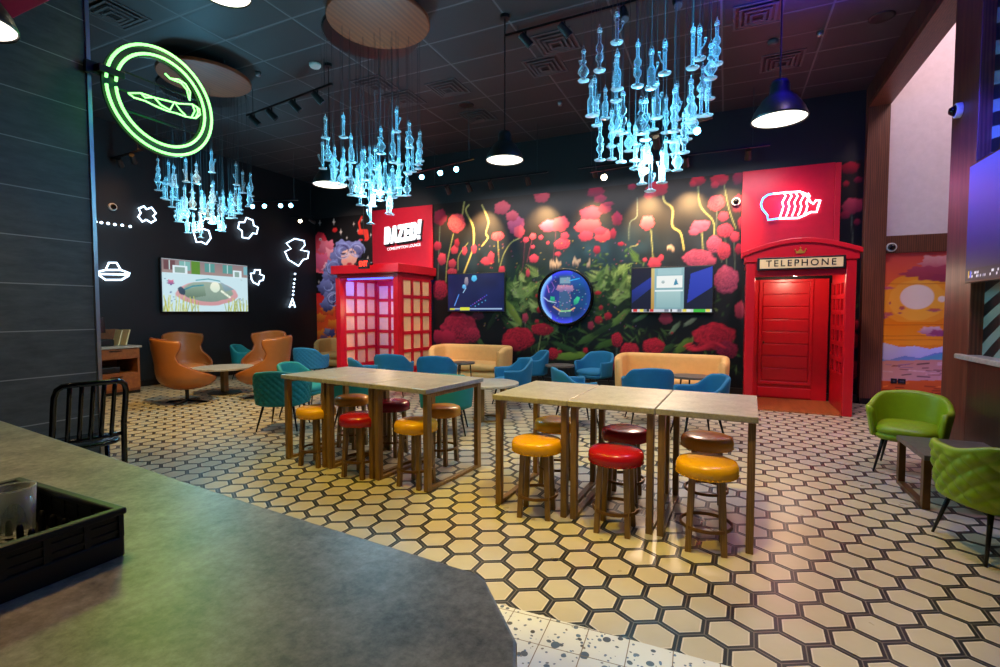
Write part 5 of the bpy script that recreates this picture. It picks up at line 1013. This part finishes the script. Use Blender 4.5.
# ---- vents, speakers, detectors
def vent(px, py, label, s=.56):
    p = at_z(px, py, CEIL); o = thing('ceiling_vent', label, 'vent', p, 0, 'square ceiling air vents')
    m = MB(); 
    for k, q in enumerate((.5, .38, .27, .16)):
        a, b = s * q, s * (q - .055)
        for dx, dy, w_, h_ in ((0, (a + b) / 2, a, (a - b) / 2), (0, -(a + b) / 2, a, (a - b) / 2), ((a + b) / 2, 0, (a - b) / 2, b), (-(a + b) / 2, 0, (a - b) / 2, b)): m.b2((dx - w_, dy - h_, -.012 - .012 * k), (dx + w_, dy + h_, -.004 - .012 * k))
    m.build('louvre', 'grey', o); MB().b2((-s * .5, -s * .5, -.004), (s * .5, s * .5, 0)).build('backing', 'black_plastic', o)
for q in ((782, 61, 'silvery square ceiling vent above the lamp by the telephone kiosk'), (114, 13, 'dark square ceiling vent above the round green sign'), (448, 88, 'square ceiling vent behind the orange-brown veneer disc'), (404, 99, 'square ceiling vent above the middle chandelier, in the bright grid cross'), (375, 85, 'square ceiling vent over the middle chandelier, next to the dark one'), (556, 42, 'dark ceiling vent behind the long track'), (478, 116, 'ceiling vent above the dome lamp between the chandeliers'), (758, 14, 'ceiling vent in the violet-lit tiles'), (545, 66, 'dark ceiling vent below the long track, nearer the mural')): vent(*q)
def puck(px, py, name, label, cat, r, h, mat):
    o = tag(MB().lathe([(r, 0), (r, -h * .5), (r * .8, -h), (0, -h)], 20).build(name, mat, smooth=True), label, cat); o.location = at_z(px, py, CEIL)
puck(315, 64, 'smoke_detector', 'pale smoke detector on the ceiling near the orange-brown disc', 'smoke detector', .085, .05, 'white'); puck(773, 41, 'smoke_detector', 'small detector on the ceiling beside the violet-lit vent', 'smoke detector', .07, .05, 'grey')
puck(882, 17, 'ceiling_speaker', 'round black ceiling speaker near the panelled opening', 'speaker', .14, .012, 'black_plastic'); puck(466, 105, 'ceiling_speaker', 'round black ceiling speaker above the dome lamp between the chandeliers', 'speaker', .14, .012, 'black_plastic')
puck(258, 72, 'sprinkler', 'small ceiling sprinkler beside the tan veneer disc', 'sprinkler', .04, .06, 'steel'); puck(820, 32, 'sprinkler', 'small ceiling sprinkler in the violet-lit tiles', 'sprinkler', .04, .06, 'steel'); puck(560, 102, 'sprinkler', 'small ceiling sprinkler near the chandelier by the telephone kiosk', 'sprinkler', .04, .06, 'steel')

# ================================================================ light
w = bpy.data.worlds.new('World'); scene.world = w; w.use_nodes = True; w.node_tree.nodes['Background'].inputs[0].default_value = (.10, .11, .13, 1); w.node_tree.nodes['Background'].inputs[1].default_value = .3
for px_, e_ in ((450, 90), (484, 300), (543, 300), (592, 120), (648, 300), (689, 300), (728, 120)):
    x = at_y(px_, 212, MY).x; spot((x, 9.35, mz - .15), (x, MY, 3.2), e_ * 3.5, '#ffcf8c', 60, 1., .04) 
area((-2.2, 9.3, 4.0), (-2.2, 10.1, 1.2), 110, '#dfe4f0', 6, .3)  # unseen fill strip added along the mural
for (x, y, s) in ((-.74, 5.16, 1), (-4.32, 5.39, 1), (-7.95, 5.57, 1)):
    point((x, y, 3.0), 85 * s, '#8ce0ff', .1); point((x, y, 3.55), 42 * s, '#5cd0ff', .12); spot((x + .9, y - 1.3, 4.6), (x, y, 3.4), 190 * s, '#4cc8ff', 50, .6, .05)  # unseen blue points added inside each chandelier, plus an outside spot
# warm pools over the tables and lounge
spot((-2.6, 2.5, 4.9), (-2.2, 4.0, 0), 620, '#ffd834', 56, .35, .1); spot((-.3, 2.5, 4.9), (-.4, 3.85, 0), 560, '#ffd834', 46, .35, .1)
spot((-6.5, 4.2, 4.7), (-7.4, 5.4, 0), 800, '#ffcc60', 80, .8, .15); spot((-8.2, 7.0, 4.4), (-8.2, 7.4, .3), 260, '#ffcf90', 90, .8, .12)
spot((-3.2, 7.0, 4.6), (-3.2, 7.8, .3), 320, '#ffe0b0', 100, .8, .15); spot((-.6, 7.0, 4.6), (-.6, 8.0, .3), 260, '#ffe4bc', 90, .8, .15)
spot((.9, 4.2, 4.9), (.9, 4.4, 0), 210, '#f0ccd8', 95, .8, .2); spot((1.0, 6.6, 4.9), (1.0, 8.6, 1.2), 420, '#ffd8d0', 70, .8, .15)
spot((-.9, 8.4, 3.6), (-.7, 4.3, .6), 420, '#ffdcc0', 22, .7, .12); spot((-3.4, 8.4, 3.6), (-3.1, 4.4, .6), 420, '#ffd9a8', 24, .7, .12)  # low spots without fixtures, added to reach the mural-side stools
spot((-4.4, 8.0, 4.2), (-6.3, 9.4, 1.4), 160, '#ffc890', 45, .8, .1)  # spot without fixture, added to warm the cream panes
spot((-.4, 2.12, 4.2), (-.4, 1.8, 0), 190, '#bcd6ff', 62, .6, .12); spot((-2.0, .6, 3.6), (-1.3, .5, 1.0), 120, '#ffcf88', 80, .8, .2)
# green spill of the round sign, violet wash at the panelled wall, pink corridor, kiosk lamps and added kiosk spots
point((GX + .3, 2.99, 3.5), 9, '#20ff30', .3); spot((GX + .5, 2.6, 3.3), (-1.6, .6, 1.05), 50, '#c8ff20', 52, .8, .2)
point((1.0, 4.4, 4.5), 50, '#4030ff', .2); spot((.7, 5.6, 3.9), (.9, 5.5, 5.2), 2600, '#3018ff', 120, 1., .3); spot((.9, 4.6, 4.4), (RX, 6.35, 2.7), 1200, '#3434ff', 34, .8, .1)
area((3.6, 8.0, 6.6), (3.2, 10, 3), 85, '#ffdfe6', 1.2); point((.98, 9.1, 2.1), 26, '#ffe0c0', .05)
point((-7.2, 9.3, 1.6), 14, '#ffd8a0', .2); area((-7.2, 8.84, 2.22), (-7.2, 10, 1.7), 45, '#2848ff', 1.2, .05); spot((-6.0, 7.4, 4.4), (-6.9, 8.8, 1.8), 520, '#ffe0d0', 70, .8, .1)  # last spot added to brighten the glazed kiosk, no fixture
spot((-6.2, 7.2, 4.7), (-7.2, 10.1, 3.2), 420, '#ffe4d8', 50, .8, .1); spot((-9.2, 8.6, 4.6), (-9.4, 10.9, 2.8), 330, '#ffe0d0', 70, .8, .1); spot((-9.7, 5.4, 4.7), (LX, 6.1, 2.9), 90, '#ffa850', 70, 1., .1)  # first spot added to brighten the red lettered panel
point((.9, 9.75, 3.45), 8, '#ff5cc0', .1)
vs_ = scene.view_settings; vs_.view_transform = 'Standard'; vs_.look = 'None'; vs_.gamma = 1; vs_.exposure = 0; vs_.use_curve_mapping = False
scene.cycles.max_bounces = 8; scene.cycles.transparent_max_bounces = 24; scene.cycles.sample_clamp_indirect = 4
